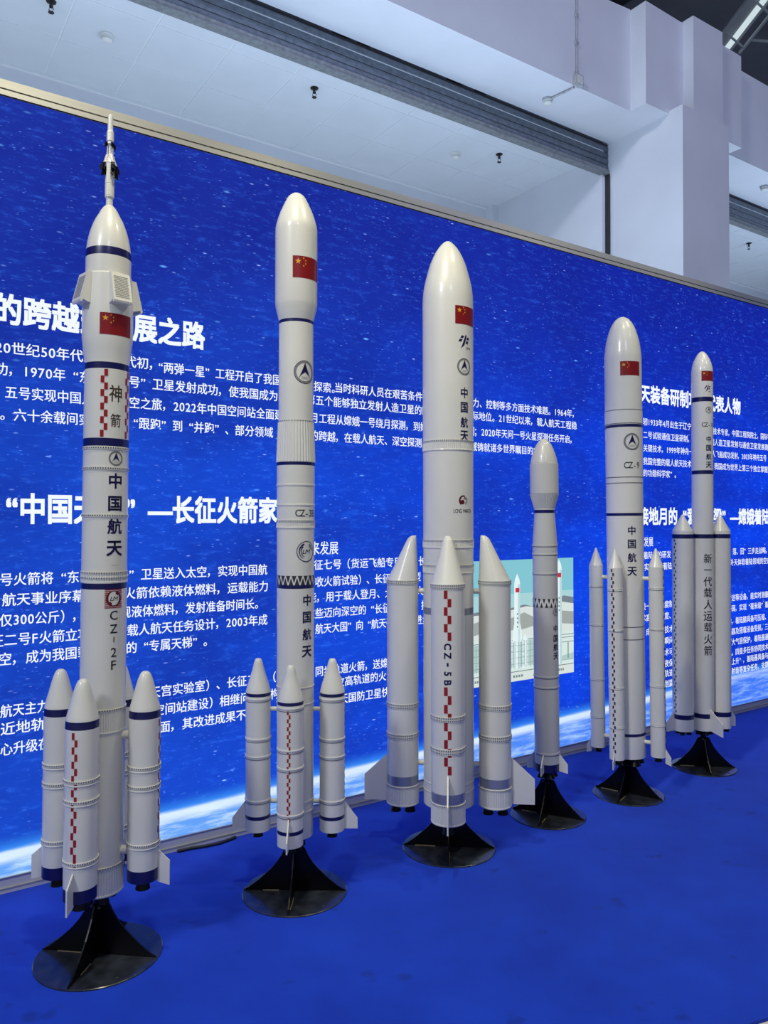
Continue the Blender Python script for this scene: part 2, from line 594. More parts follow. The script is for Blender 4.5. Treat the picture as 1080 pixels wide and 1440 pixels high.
class Flat:
    """flat artwork: polygons in (x, y) metres with materials, later wrapped round a body"""

    def __init__(self):
        self.items = []

    def poly(self, pts, mat):
        self.items.append((list(pts), [tuple(range(len(pts)))], mat))
        return self

    def disc(self, cx, cy, r, mat, n=40, ry=None):
        return self.poly([(cx + r * math.cos(2 * PI * k / n), cy + (ry or r) * math.sin(2 * PI * k / n)) for k in range(n)], mat)

    def ring(self, cx, cy, r0, r1, mat, n=48, a0=0.0, a1=360.0):
        pts, fs = [], []
        for k in range(n + 1):
            a = R(a0 + (a1 - a0) * k / n)
            pts += [(cx + r0 * math.cos(a), cy + r0 * math.sin(a)), (cx + r1 * math.cos(a), cy + r1 * math.sin(a))]
        fs = [(2 * k, 2 * k + 1, 2 * k + 3, 2 * k + 2) for k in range(n)]
        self.items.append((pts, fs, mat))
        return self

    def arc(self, cx, cy, r, w0, w1, a0, a1, mat, n=32):
        """arc stroke whose width runs from w0 to w1"""
        pts = []
        for k in range(n + 1):
            t = k / n
            a = R(a0 + (a1 - a0) * t)
            w = w0 + (w1 - w0) * t
            pts += [(cx + (r - w / 2) * math.cos(a), cy + (r - w / 2) * math.sin(a)), (cx + (r + w / 2) * math.cos(a), cy + (r + w / 2) * math.sin(a))]
        self.items.append((pts, [(2 * k, 2 * k + 1, 2 * k + 3, 2 * k + 2) for k in range(n)], mat))
        return self

    def star(self, cx, cy, r, mat, rot=90.0):
        pts = []
        for k in range(10):
            a = R(rot + 36 * k)
            q = r if k % 2 == 0 else r * 0.382
            pts.append((cx + q * math.cos(a), cy + q * math.sin(a)))
        c = (cx, cy)
        self.items.append(([c] + pts, [(0, 1 + k, 1 + (k + 1) % 10) for k in range(10)], mat))
        return self

    def text(self, s, cx, cy, h, mat, bold=0.02, sx=1.0, shear=0.0, turn=0.0):
        """string centred on (cx, cy); h is the ink height"""
        V, F, w = flat_text(s, bold, shear)
        y0, y1 = min(v[1] for v in V), max(v[1] for v in V)
        x0, x1 = min(v[0] for v in V), max(v[0] for v in V)
        k = h / (y1 - y0)
        ca, sa = math.cos(R(turn)), math.sin(R(turn))
        pts = []
        for a, b in V:
            a, b = (a - (x0 + x1) / 2) * k * sx, (b - (y0 + y1) / 2) * k
            pts.append((cx + a * ca - b * sa, cy + a * sa + b * ca))
        self.items.append((pts, F, mat))
        return self

    def wrap(self, name, parent, az, zc, rfun, off=(0, 0), lift=0.0007, step=0.007, layered=True):
        """wrap the artwork on a body of revolution (radius rfun(z)) centred on off, at azimuth az degrees"""
        mb_mats, bm, layer, last = [], bmesh.new(), -1, None
        for pts, fs, mat in self.items:
            if mat is not last:
                layer, last = layer + 1, mat
            k = layer if layered else 0
            if mat not in mb_mats:
                mb_mats.append(mat)
            mi = mb_mats.index(mat)
            b = bmesh.new()
            vs = [b.verts.new((x, y, k * 0.00025)) for x, y in pts]
            for f in fs:
                try:
                    fc = b.faces.new([vs[i] for i in f])
                    fc.material_index = mi
                except ValueError:
                    pass
            xs = [p[0] for p in pts]
            ys = [p[1] for p in pts]
            for axis, lo, hi in ((0, min(xs), max(xs)), (1, min(ys), max(ys))):
                st = step if axis == 0 else step * 4
                q = math.ceil(lo / st) * st
                while q < hi:
                    co, no = ((q, 0, 0), (1, 0, 0)) if axis == 0 else ((0, q, 0), (0, 1, 0))
                    bmesh.ops.bisect_plane(b, geom=b.verts[:] + b.edges[:] + b.faces[:], plane_co=co, plane_no=no, dist=1e-6)
                    q += st
            tmp = bpy.data.meshes.new('tmp')
            b.to_mesh(tmp)
            b.free()
            bm.from_mesh(tmp)
            bpy.data.meshes.remove(tmp)
        r0 = rfun(zc)
        for v in bm.verts:
            a = R(az) + v.co.x / r0
            zz = zc + v.co.y
            r = rfun(zz) + lift + v.co.z
            v.co = (off[0] + r * math.sin(a), off[1] - r * math.cos(a), zz)
        bmesh.ops.recalc_face_normals(bm, faces=bm.faces)
        me = bpy.data.meshes.new(name)
        bm.to_mesh(me)
        bm.free()
        for mt in mb_mats:
            me.materials.append(mt)
        o = bpy.data.objects.new(name, me)
        COL.objects.link(o)
        o.parent = parent
        return o


def radius_of(prof):
    """interpolator for a profile [(r, z, ..)] listed from top to bottom"""
    pz = sorted((p[1], p[0]) for p in prof)

    def f(z):
        if z <= pz[0][0]:
            return pz[0][1]
        for (z0, r0), (z1, r1) in zip(pz, pz[1:]):
            if z <= z1:
                return r0 + (r1 - r0) * ((z - z0) / (z1 - z0) if z1 > z0 else 0)
        return pz[-1][1]
    return f


TEXT = [
    ('H1', '事业的跨越式发展之路', -2.361, 2.621, 0.124, 0.145),
    ('P1', '20世纪50年代末60年代初，', -2.104, 2.447, 0.0609, 0.062),
    ('P1', '“两弹一星”工程开启了我国', -1.395, 2.437, 0.0548, 0.062),
    ('P1', '太空探索。', -0.595, 2.426, 0.0575, 0.062),
    ('P1', '当时科研人员在艰苦条件下，攻克了新动力、控制等多方面技术难题。1964年，', -0.345, 2.433, 0.0577, 0.062),
    ('P1', '功，1970年“东方红一号”卫星发射成功，使我国成为世界上第五个能够独立发射人造卫星的国家，奠定了国际地位。21世纪以来，载人航天工程稳', -2.105, 2.349, 0.0579, 0.062),
    ('P1', '五号实现中国人首次太空之旅，2022年中国空间站全面建成，探月工程从嫦娥一号绕月探测，到嫦娥六号采样返回；2020年天问一号火星探测任务开启，', -2.062, 2.247, 0.0552, 0.062),
    ('P1', '。六十余载间实现了从“跟跑”到“并跑”、部分领域“领跑”的跨越，在载人航天、深空探测、北斗导航等领域铸就诸多世界瞩目的成就。', -2.082, 2.147, 0.0563, 0.062),
    ('H2', '“中国天梯”—长征火箭家族', -2.12, 1.722, 0.1181, 0.145),
    ('P2', '一号火箭将“东方红一号”卫星送入太空，实现中国航', -2.137, 1.402, 0.0572, 0.062),
    ('P2', '航天事业序幕。早期火箭依赖液体燃料，运载能力', -2.069, 1.311, 0.0596, 0.062),
    ('P2', '仅300公斤），采用常规液体燃料，发射准备时间长。', -2.079, 1.22, 0.0546, 0.062),
    ('P2', '征二号F火箭立项，专为载人航天任务设计，2003年成', -2.117, 1.13, 0.0569, 0.062),
    ('P2', '空，成为我国载人航天的“专属天梯”。', -2.082, 1.045, 0.0561, 0.062),
    ('P3', '航天主力：长征二号系列', -2.074, 0.812, 0.0508, 0.062),
    ('P3', '天宫实验室）、长征三号（首枚', -1.406, 0.814, 0.0581, 0.062),
    ('P3', '同步轨道火箭，送嫦娥入月球', -0.47, 0.814, 0.0555, 0.062),
    ('P3', '近地轨道（天舟与天', -2.073, 0.732, 0.063, 0.062),
    ('P3', '空间站建设）相继问世。构形', -1.386, 0.722, 0.0579, 0.062),
    ('P3', '主攻高轨道的火箭，月球', -0.393, 0.738, 0.0585, 0.062),
    ('P3', '心升级在发动机', -2.073, 0.641, 0.0526, 0.062),
    ('P3', '面，其改进成果不仅', -1.356, 0.634, 0.0585, 0.062),
    ('P3', '航天国防卫星快速入轨', -0.369, 0.64, 0.0585, 0.062),
    ('S1', '未来发展', -0.566, 1.51, 0.0624, 0.08),
    ('P4', '长征七号（货运飞船专用）、长征', -0.54, 1.416, 0.0611, 0.062),
    ('P4', '可回收火箭试验）、长征八号改型', -0.587, 1.32, 0.0575, 0.062),
    ('P4', '能，用于载人登月、大推力的火箭', -0.519, 1.233, 0.0582, 0.062),
    ('P4', '这些迈向深空的“长征家族”，推', -0.529, 1.142, 0.0575, 0.062),
    ('P4', '航天大国”向“航天强国”迈进步', -0.47, 1.054, 0.0539, 0.062),
    ('H3', '中国航天装备研制项目代表人物', 2.017, 2.654, 0.1242, 0.145),
    ('P5', '轫1933年4月出生于辽宁', 2.423, 2.434, 0.0574, 0.062),
    ('P5', '航天技术专家，中国工程院院士，国际宇航', 3.233, 2.419, 0.0554, 0.062),
    ('P5', '二号试验通信卫星研制，', 2.423, 2.332, 0.0572, 0.062),
    ('P5', '国人造卫星发射与通信卫星发展奠定', 3.304, 2.325, 0.0591, 0.062),
    ('P5', '关键技术，1999年神舟一号', 2.423, 2.229, 0.0574, 0.062),
    ('P5', '人飞船成功发射，2003年神舟五号', 3.324, 2.226, 0.0549, 0.062),
    ('P5', '我国完整的载人航天技术体', 2.422, 2.127, 0.0563, 0.062),
    ('P5', '我国成为世界上第三个独立掌握载', 3.358, 2.124, 0.0587, 0.062),
    ('P5', '的功勋科学家”。', 2.422, 2.035, 0.0562, 0.062),
    ('H4', '连接地月的“爱心桥梁”—嫦娥着陆器', 2.244, 1.699, 0.1224, 0.145),
    ('S2', '未来发展', 2.31, 1.5, 0.0587, 0.08),
    ('P6', '着陆器的研发', 2.423, 1.395, 0.0575, 0.062),
    ('P6', '探月工程绕、落、回”三步走战略，实现', 3.278, 1.397, 0.0575, 0.062),
    ('P6', '实现可靠着陆月面，突破软着陆难题，填补地外天体软着陆领域的空白', 2.433, 1.304, 0.0575, 0.062),
    ('P6', '技一是高精度制导控制，配备激光雷达、测速雷达等设备，能实时测量', 2.396, 1.0, 0.0575, 0.062),
    ('P6', '术高度与速度、遥感图像，自主规避障碍更为开阔，实现“毫米级”着陆', 2.395, 0.909, 0.0575, 0.062),
    ('P6', '成软着陆技术。二是缓冲吸能材料与蜂窝结构，着陆腿具备可压缩、吸收', 2.451, 0.801, 0.0575, 0.062),
    ('P6', '够在瞬间吸收冲击能量的特性，保护着陆器及搭载设备受损。三是热控', 2.566, 0.711, 0.0575, 0.062),
    ('P6', '技术可在月球表面昼夜温差极大，没有大气层保护，着陆器通过热控系统保', 2.623, 0.62, 0.0575, 0.062),
    ('P6', '在月夜保着温器工作，适应极端温度环境。四是多任务协同技术。着陆器与', 2.564, 0.531, 0.0575, 0.062),
    ('P6', '着陆器轨道器视野配合完成“采样、封装与上升”，着陆器具备与巡视器联', 2.507, 0.452, 0.0575, 0.062),
    ('P6', '统一规划篇目，完成采集、钻取、封装、发射装等复杂任务，支撑后续', 2.506, 0.37, 0.0575, 0.062),
]


# ================================================================== SETTING
SOFFIT = 5.568          # underside of the concrete beam
BEAM_TOP = 6.53
ROOM_CEIL = 5.45

# carpet edge runs off past the visitors at the lower right
b = MB()
b.add([(-14, -14, -0.012), (14, -14, -0.012), (14, 16, -0.012), (-14, 16, -0.012)], [(0, 1, 2, 3)], M_FLOOR)
structure(b.build('floor', smooth=False))

b = MB()
CA, CB = uv(-9, -0.135), uv(9.5, -0.135)
top = [tuple(CA), (-9, -1.279, 0), (1.2013, 2.5728, 0), (1.2884, 2.6057, 0), (12, 6.65, 0), tuple(CB)]
n = len(top)
b.add([p for p in top] + [(x, y, -0.011) for x, y, z in top], [tuple(range(n))] + [(i, n + i, n + (i + 1) % n, (i + 1) % n) for i in range(n)], M_CARPET)
b.build('carpet', smooth=False)
tag(bpy.data.objects['carpet'], 'bright blue carpet laid under all the rockets', 'carpet')


def ragged_box(name, u0, u1, v0, v1, z0, z1, mat, step=0.35, amp=0.02):
    """plastered block whose top edge is slightly uneven"""
    m = MB()
    k = max(1, int((u1 - u0) / step))
    us = [u0 + (u1 - u0) * i / k for i in range(k + 1)]
    tz = [z1 + random.uniform(-amp, amp) for _ in us]
    V, F = [], []
    for u, t in zip(us, tz):
        V += [uv(u, v1, z0), uv(u, v1, t), uv(u, v0, t), uv(u, v0, z0)]
    for i in range(k):
        a, c = 4 * i, 4 * i + 4
        F += [(a + j, a + (j + 1) % 4, c + (j + 1) % 4, c + j) for j in range(4)]
    F += [(0, 1, 2, 3), (4 * k + 3, 4 * k + 2, 4 * k + 1, 4 * k)]
    m.add(V, F, mat)
    return structure(m.build(name, smooth=False))


# beams, pier and pilaster of the hall wall behind the light box
ragged_box('wall_back', -4.5, 3.46, -1.465, -0.92, SOFFIT, BEAM_TOP, M_PLASTER)
ragged_box('wall_right', 5.03, 10.5, -1.465, -0.90, SOFFIT, BEAM_TOP + 0.03, M_PLASTER)
ragged_box('trim_1', 3.46, 5.03, -1.465, -0.745, SOFFIT, BEAM_TOP, M_PLASTER)          # stepped beam over the pier
ragged_box('trim_2', 4.035, 4.52, -1.465, -0.635, SOFFIT + 0.02, BEAM_TOP + 0.02, M_PLASTER, amp=0.012)   # pilaster
b = MB()
b.wbox(3.812, 4.566, -3.3, -0.60, -0.012, 5.6, M_PLASTER)
structure(b.build('trim_3', smooth=False))                                                    # pier

# rooms behind the openings
b = MB()
b.wbox(-4.5, 3.75, -3.35, -3.19, -0.012, 6.0, M_PLASTER)
structure(b.build('wall_room', smooth=False))
b = MB()
b.wbox(4.566, 10.5, -3.35, -3.19, -0.012, 6.0, M_PLASTER)
structure(b.build('wall_room_right', smooth=False))
b = MB()
b.wbox(3.74, 3.812, -3.35, -1.50, -0.012, 6.0, M_PLASTER)
b.wbox(3.64, 3.74, -3.19, -3.07, -0.012, ROOM_CEIL, M_PLASTER)
structure(b.build('wall_room_side', smooth=False))


def tiled_ceiling(name, u0, u1, v0, v1):
    m = MB()
    m.wbox(u0, u1, v0, v1, ROOM_CEIL + 0.004, ROOM_CEIL + 0.05, M_TRUNK)
    g = 0.006
    us = [-1.33 + 0.585 * k for k in range(-8, 22)]
    vs = [-3.19, -2.585, -1.98, -1.5]
    for a, c in zip(us, us[1:]):
        a2, c2 = max(a, u0), min(c, u1)
        if c2 - a2 < 0.03:
            continue
        for d, e in zip(vs, vs[1:]):
            m.wbox(a2 + g, c2 - g, d + g, e - g, ROOM_CEIL + random.uniform(0, 0.0015), ROOM_CEIL + 0.02, M_TILE)
    # cornice bars
    m.wbox(u0, u1, v0, v0 + 0.03, ROOM_CEIL - 0.025, ROOM_CEIL + 0.01, M_TRUNK)
    return structure(m.build(name, smooth=False))


tiled_ceiling('ceiling', -4.5, 3.74, -3.19, -1.48)
tiled_ceiling('ceiling_right', 4.566, 10.5, -3.19, -1.48)

# dark hall roof with purlins and a white lattice beam
b = MB()
b.add([(-16, -14, 9.6), (22, -14, 9.6), (22, 20, 9.2), (-16, 20, 9.2)], [(0, 1, 2, 3)], M_ROOF)
structure(b.build('roof', smooth=False))
for u, where in ((3.2, 'above the white pier'), (5.4, 'beside the white steel channel')):
    b = MB()
    b.tube([uv(u, -9, 8.9), uv(u + 0.6, 9, 9.0)], 0.12, M_STEEL, seg=8)
    b.tube([uv(u, -9, 8.45), uv(u + 0.6, 9, 8.5)], 0.07, M_STEEL, seg=8)
    for j in range(12):
        v = -8.5 + 1.5 * j
        b.tube([uv(u + 0.03 * j, v, 8.46), uv(u + 0.03 * j, v + 0.75, 8.9), uv(u + 0.03 * j, v + 1.5, 8.47)], 0.04, M_STEEL, seg=6)
    tag(b.build('roof_truss', smooth=False), 'dark steel roof truss under the hall roof ' + where, 'truss', 'dark roof trusses')

# ------------------------------------------------------------------ roller shutters
def shutter(u0, u1, label):
    root = empty('roller_shutter', uv((u0 + u1) / 2, -1.47, 5.0))
    inv = Matrix.Translation(-root.location)
    m = MB()
    zt, zb = SOFFIT - 0.004, 5.29
    nsl = 4
    hs = (zt - zb) / nsl
    m.wbox(u0, u1, -1.56, -1.482, zb, zt, M_STEEL)
    for k in range(nsl):
        z1 = zt - 0.02 - (hs - 0.004) * k
        prof = [(-1.482, z1), (-1.477, z1 - 0.005), (-1.474, z1 - hs * 0.4), (-1.476, z1 - hs + 0.013), (-1.482, z1 - hs + 0.010)]
        V = [uv(u, v, z) for u in (u0, u1) for v, z in prof]
        n = len(prof)
        m.add(V, [(i, i + 1, n + i + 1, n + i) for i in range(n - 1)], M_SHUT)
    o = m.build('slat_curtain', sharp=20)
    m2 = MB()
    m2.wbox(u0, u1, -1.52, -1.462, zb - 0.035, zb + 0.006, M_SHUTEDGE)
    m2.wbox(u0, u1, -1.53, -1.452, zb - 0.043, zb - 0.035, M_SHUTEDGE)
    o2 = m2.build('bottom_bar', smooth=False)
    m3 = MB()
    m3.wbox(u1 - 0.02, u1, -1.54, -1.45, 0.0, zb - 0.045, M_STEEL)
    o3 = m3.build('guide_rail', smooth=False)
    for q in (o, o2, o3):
        q.data.transform(inv)
        q.parent = root
    tag(root, label, 'shutter')


shutter(-4.4, 3.805, 'rolled-up grey metal shutter in the wide opening left of the white pier')
shutter(4.58, 10.4, 'rolled-up grey metal shutter in the opening right of the white pier')


# ------------------------------------------------------------------ ceiling fittings
def smoke_detector(u, v, z, label, base=M_PLASTIC):
    root = empty('smoke_detector', uv(u, v, z))
    m = MB()
    m.lathe([(0.05, 0), (0.05, -0.012), (0.047, -0.016)], seg=32, mat=base)
    m.build('mounting_base', root)
    m = MB()
    m.lathe([(0.044, -0.016), (0.045, -0.026), (0.040, -0.030), (0.036, -0.0305), (0.036, -0.036), (0.042, -0.037), (0.039, -0.046), (0.028, -0.053), (0.0, -0.055)], seg=32, mat=M_PLASTIC)
    m.lathe([(0.0365, -0.031), (0.0365, -0.0358)], seg=32, alt=(M_DARK, M_PLASTIC), cap=(False, False))
    m.build('sensor_head', root)
    tag(root, label, 'smoke detector')
    return root


def sprinkler(u, v, z, label):
    root = empty('sprinkler', uv(u, v, z))
    m = MB()
    m.lathe([(0.036, 0), (0.034, -0.006), (0.012, -0.010), (0.010, -0.03), (0.014, -0.032), (0.014, -0.044), (0.008, -0.046)], seg=24, mat=M_BRASS)
    m.build('sprinkler_body', root)
    m = MB()
    for s in (-1, 1):
        m.tube([(0.009 * s, 0, -0.044), (0.017 * s, 0, -0.058), (0.004 * s, 0, -0.078)], 0.0035, M_BRASS, seg=8)
    m.lathe([(0.0, -0.076), (0.006, -0.077), (0.021, -0.080), (0.021, -0.083), (0.0, -0.083)], seg=24, mat=M_BRASS)
    m.build('deflector', root)
    tag(root, label, 'sprinkler')


smoke_detector(-1.033, -2.332, ROOM_CEIL, 'round white smoke detector on the ceiling tile above the escape-tower rocket')
smoke_detector(2.464, -2.323, ROOM_CEIL, 'round white smoke detector on the tiles beside the right-hand sprinkler')
smoke_detector(2.645, -1.21, SOFFIT, 'white smoke detector under the beam, on the short conduit', M_CONDUIT)
smoke_detector(6.124, -1.121, SOFFIT, 'white smoke detector under the beam right of the pier', M_CONDUIT)
sprinkler(-1.47, -2.159, ROOM_CEIL, 'dark sprinkler head on the ceiling at the far left, cut by the top edge')
sprinkler(0.668, -2.079, ROOM_CEIL, 'dark sprinkler head on the ceiling tiles in the middle, above the second rocket')
sprinkler(2.846, -2.084, ROOM_CEIL, 'dark sprinkler head right beside a smoke detector')
sprinkler(7.425, -2.085, ROOM_CEIL, 'dark sprinkler head on the ceiling right of the pier')

# surface conduit that feeds the soffit detector
root = empty('conduit', uv(2.70, -0.91, 5.6))
inv = Matrix.Translation(-root.location)
m = MB()
m.tube([uv(2.70, -0.908, 6.52), uv(2.70, -0.908, 5.70)], 0.005, M_CONDUIT)
m.tube([uv(2.70, -0.905, 5.70), uv(2.69, -0.90, 5.62)], 0.012, M_CONDUIT)
m.tube([uv(2.69, -0.93, 5.556), uv(2.652, -1.17, 5.556)], 0.010, M_CONDUIT)
for z in (6.2, 5.95):
    m.wbox(2.68, 2.72, -0.92, -0.896, z - 0.012, z + 0.012, M_CONDUIT)
q = m.build('pipe')
m = MB()
m.wbox(2.66, 2.75, -0.92, -0.87, 5.56, 5.65, M_CONDUIT)
m.wbox(2.67, 2.74, -0.87, -0.866, 5.57, 5.64, M_PLASTIC)
q2 = m.build('junction_box', smooth=False)
for o in (q, q2):
    o.data.transform(inv)
    o.parent = root
tag(root, 'thin grey conduit with a junction box on the face of the beam', 'conduit')

# white steel channel and hangers at the top right, its brightness put in as emission
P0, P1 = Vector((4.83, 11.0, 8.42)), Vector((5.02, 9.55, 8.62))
root = empty('white_channel', P0)
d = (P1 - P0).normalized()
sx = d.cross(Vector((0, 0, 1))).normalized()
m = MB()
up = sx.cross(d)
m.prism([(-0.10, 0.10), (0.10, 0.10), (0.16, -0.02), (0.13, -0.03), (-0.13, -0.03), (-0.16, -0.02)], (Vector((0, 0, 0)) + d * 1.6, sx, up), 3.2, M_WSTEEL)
m.prism([(-0.10, -0.031), (-0.01, -0.031), (-0.02, -0.05), (-0.09, -0.05)], (d * 1.6, sx, up), 3.1, M_CHANNEL_GLOW)  # emissive face added for brightness, the channel itself is painted steel
m.build('channel_body', root, smooth=False)
m = MB()
for k in (-0.22, 0.22):
    m.tube([sx * k + d * 0.1 - up * 0.12, sx * k + d * 3.4 - up * 0.1], 0.022, M_WSTEEL, seg=8)
for k in range(5):
    m.tube([sx * -0.22 + d * (0.2 + 0.6 * k) - up * 0.12, sx * 0.22 + d * (0.45 + 0.6 * k) - up * 0.12], 0.016, M_WSTEEL, seg=6)
m.tube([d * 0.35 - sx * 0.2 - up * 0.12, d * 0.35 - sx * 2.8 - up * 0.12], 0.018, M_WSTEEL, seg=6)
m.build('hanger_frame', root, smooth=False)
tag(root, 'white steel channel with added glow and wire hangers, under the dark roof, top right', 'lamp')


# ================================================================== LIGHT BOX WALL
BOX = empty('light_box', (0, W0, 0))
BOX.rotation_euler = (0, 0, PHI)
tag(BOX, 'long back-lit blue display wall printed with stars, Earth and white Chinese text', 'display wall')
U0, U1 = -3.6, 6.6          # local x = u, local -y = v


def lbox(m, u0, u1, v0, v1, z0, z1, mat):
    m.box(((u0 + u1) / 2, -(v0 + v1) / 2, (z0 + z1) / 2), (u1 - u0, v1 - v0, z1 - z0), mat)


m = MB()
lbox(m, U0, U1, -0.13, -0.002, 3.620, 3.660, M_ALU)
lbox(m, U0, U1, -0.13, -0.0015, 3.613, 3.6205, M_GAP)
lbox(m, U0, U1, -0.13, 0.0, 3.589, 3.613, M_ALU)
lbox(m, U0, U1, -0.13, -0.004, 3.580, 3.589, M_GAP)
for a in (U0, U1 - 0.06):
    lbox(m, a, a + 0.06, -0.13, 0.004, 0.0, 3.66, M_ALU)
lbox(m, U0, U1, -0.13, -0.02, 0.0, 3.62, M_ALU)
m.build('frame', BOX, smooth=False)
m = MB()
lbox(m, U0, U1, -0.02, 0.004, 0.024, 0.066, M_SKIRT)
lbox(m, U0, U1, -0.02, 0.012, 0.018, 0.024, M_ALU)
lbox(m, U0, U1, -0.02, 0.010, 0.0, 0.018, M_SKIRT)
lbox(m, U0, U1, -0.02, 0.008, 0.066, 0.0695, M_ALU)
m.build('skirting', BOX, smooth=False)
m = MB()
m.add([(U0 + 0.06, 0, 0.0695), (U1 - 0.06, 0, 0.0695), (U1 - 0.06, 0, 3.581), (U0 + 0.06, 0, 3.581)], [(0, 1, 2, 3)], M_SPACE)
m.build('starfield_print', BOX, smooth=False, recalc=False)

NAMES = {'H': 'heading_text', 'S': 'subheading_text', 'P': 'paragraph_text'}
blocks = {}
for g, s, u0, z, adv, em in TEXT:
    bold = 0.030 if g[0] == 'H' else (0.014 if g[0] == 'S' else 0.013)
    V, F, w = flat_text(s, bold)
    blocks.setdefault(g, MB()).add([(u0 + a * adv, -0.0015, z + (c - 0.385) * em) for a, c in V], F, M_TEXT)
for g, m in blocks.items():
    m.build(NAMES[g[0]], BOX, smooth=False, recalc=False)

# printed picture of two launch vehicles on their pads
PX0, PX1, PZ0, PZ1 = 0.666, 1.636, 0.581, 1.400
G_SKY = glow('picture_sky', srgb(132, 198, 212))
G_SKY2 = glow('picture_low_sky', srgb(168, 212, 216))
G_HILL = glow('picture_hill', srgb(120, 132, 142))
G_HILL2 = glow('picture_dune', srgb(160, 168, 164))
G_SNOW = glow('picture_snow', srgb(216, 226, 222))
G_PALE = glow('picture_paper', srgb(214, 232, 226))
G_LINE = glow('picture_line', srgb(120, 142, 140))
G_TOWER = glow('picture_tower', srgb(176, 204, 200))
G_ROCK = glow('picture_rocket', srgb(228, 244, 246))
G_RSH = glow('picture_rocket_side', srgb(188, 214, 220))
G_RED = glow('picture_red', srgb(200, 50, 70))
pic = MB()


def pp(pts, mat, lay):
    pic.add([(PX0 + a * (PX1 - PX0), -0.002 - 0.0004 * lay, PZ0 + c * (PZ1 - PZ0)) for a, c in pts], [tuple(range(len(pts)))], mat)


def pr(a0, a1, c0, c1, mat, lay):
    pp([(a0, c0), (a1, c0), (a1, c1), (a0, c1)], mat, lay)


pr(0, 1, 0, 1, G_SKY, 0)
pr(0, 1, 0, 0.72, G_SKY2, 1)
pp([(0, 0.4), (1, 0.4), (1, 0.655), (0.9, 0.675), (0.78, 0.65), (0.6, 0.60), (0.5, 0.625), (0.35, 0.6), (0.2, 0.61), (0, 0.585)], G_HILL, 2)
pp([(0, 0.4), (1, 0.4), (1, 0.60), (0.84, 0.63), (0.7, 0.585), (0.52, 0.61), (0.3, 0.575), (0, 0.565)], G_SNOW, 3)
pp([(0, 0.36), (1, 0.36), (1, 0.53), (0.85, 0.55), (0.62, 0.50), (0.5, 0.56), (0.3, 0.50), (0.14, 0.53), (0, 0.50)], G_HILL2, 4)
pp([(0, 0.3), (1, 0.3), (1, 0.42), (0.7, 0.46), (0.45, 0.415), (0.2, 0.44), (0, 0.4)], G_SNOW, 5)
pr(0, 1, 0.0, 0.365, G_PALE, 6)
for c in (0.31, 0.335, 0.27, 0.115):
    pr(0, 1, c, c + 0.006, G_LINE, 7)
pp([(0, 0.115), (1, 0.115), (1, 0.175), (0.86, 0.155), (0.6, 0.17), (0.3, 0.155), (0, 0.17)], G_TOWER, 7)
for c0, ztop, zbot, w in ((0.43, 0.885, 0.105, 0.028), (0.845, 0.99, 0.09, 0.03)):
    pp([(c0 - w, zbot), (c0 + w, zbot), (c0 + w, ztop - 0.085), (c0 + w * 0.75, ztop - 0.045), (c0, ztop), (c0 - w * 0.75, ztop - 0.045), (c0 - w, ztop - 0.085)], G_ROCK, 9)
    pr(c0 + w * 0.25, c0 + w, zbot, ztop - 0.09, G_RSH, 10)
    pr(c0 - w * 0.6, c0 + w * 0.75, ztop - 0.155, ztop - 0.118, G_RED, 11)
    for k in range(4):
        pr(c0 - 0.004, c0 + 0.008, ztop - 0.34 - 0.035 * k, ztop - 0.326 - 0.035 * k, G_LINE, 12)
pp([(0.385, 0.32), (0.475, 0.32), (0.47, 0.42), (0.458, 0.475), (0.402, 0.475), (0.39, 0.42)], G_ROCK, 10)
for c0 in (0.355, 0.505):
    pp([(c0 - 0.03, 0.1), (c0 + 0.03, 0.1), (c0 + 0.03, 0.325), (c0, 0.385), (c0 - 0.03, 0.325)], G_ROCK, 8)
for a0, a1 in ((0.31, 0.4), (0.41, 0.5), (0.52, 0.62), (0.74, 0.82), (0.02, 0.12), (0.14, 0.24)):
    pr(a0, a1, 0.115, 0.33, G_TOWER, 8)
    for k in range(4):
        x = a0 + (a1 - a0) * k / 3
        pr(x - 0.0015, x + 0.0015, 0.105, 0.33, G_LINE, 13)
    for k in range(4):
        pr(a0, a1, 0.14 + 0.05 * k, 0.143 + 0.05 * k, G_LINE, 13)
pr(0.935, 0.945, 0.13, 0.27, G_LINE, 9)
pr(0, 1, 0, 0.075, G_SNOW, 8)
pr(0, 1, 0.075, 0.082, G_LINE, 9)
for c0, wd in ((0.44, 0.10), (0.86, 0.08), (0.65, 0.06), (0.08, 0.08)):
    for k in range(4):
        pr(c0 - wd / 2 + wd * k / 4, c0 - wd / 2 + wd * (k + 0.7) / 4, 0.03, 0.05, G_LINE, 10)
pic.build('printed_picture', BOX, smooth=False, recalc=False)['label'] = 'printed picture of two white launch vehicles on their pads'

# loose cable at the foot of the light box
m = MB()
m.tube([tuple(uv(u, v, 0.0085)) for u, v in ((-1.27, 0.03), (-1.2, 0.034), (-1.13, 0.05), (-1.06, 0.056), (-1.0, 0.044), (-0.96, 0.032))], 0.008, M_CABLE)
tag(m.build('cable'), 'black cable lying on the carpet along the foot of the display wall', 'cable')


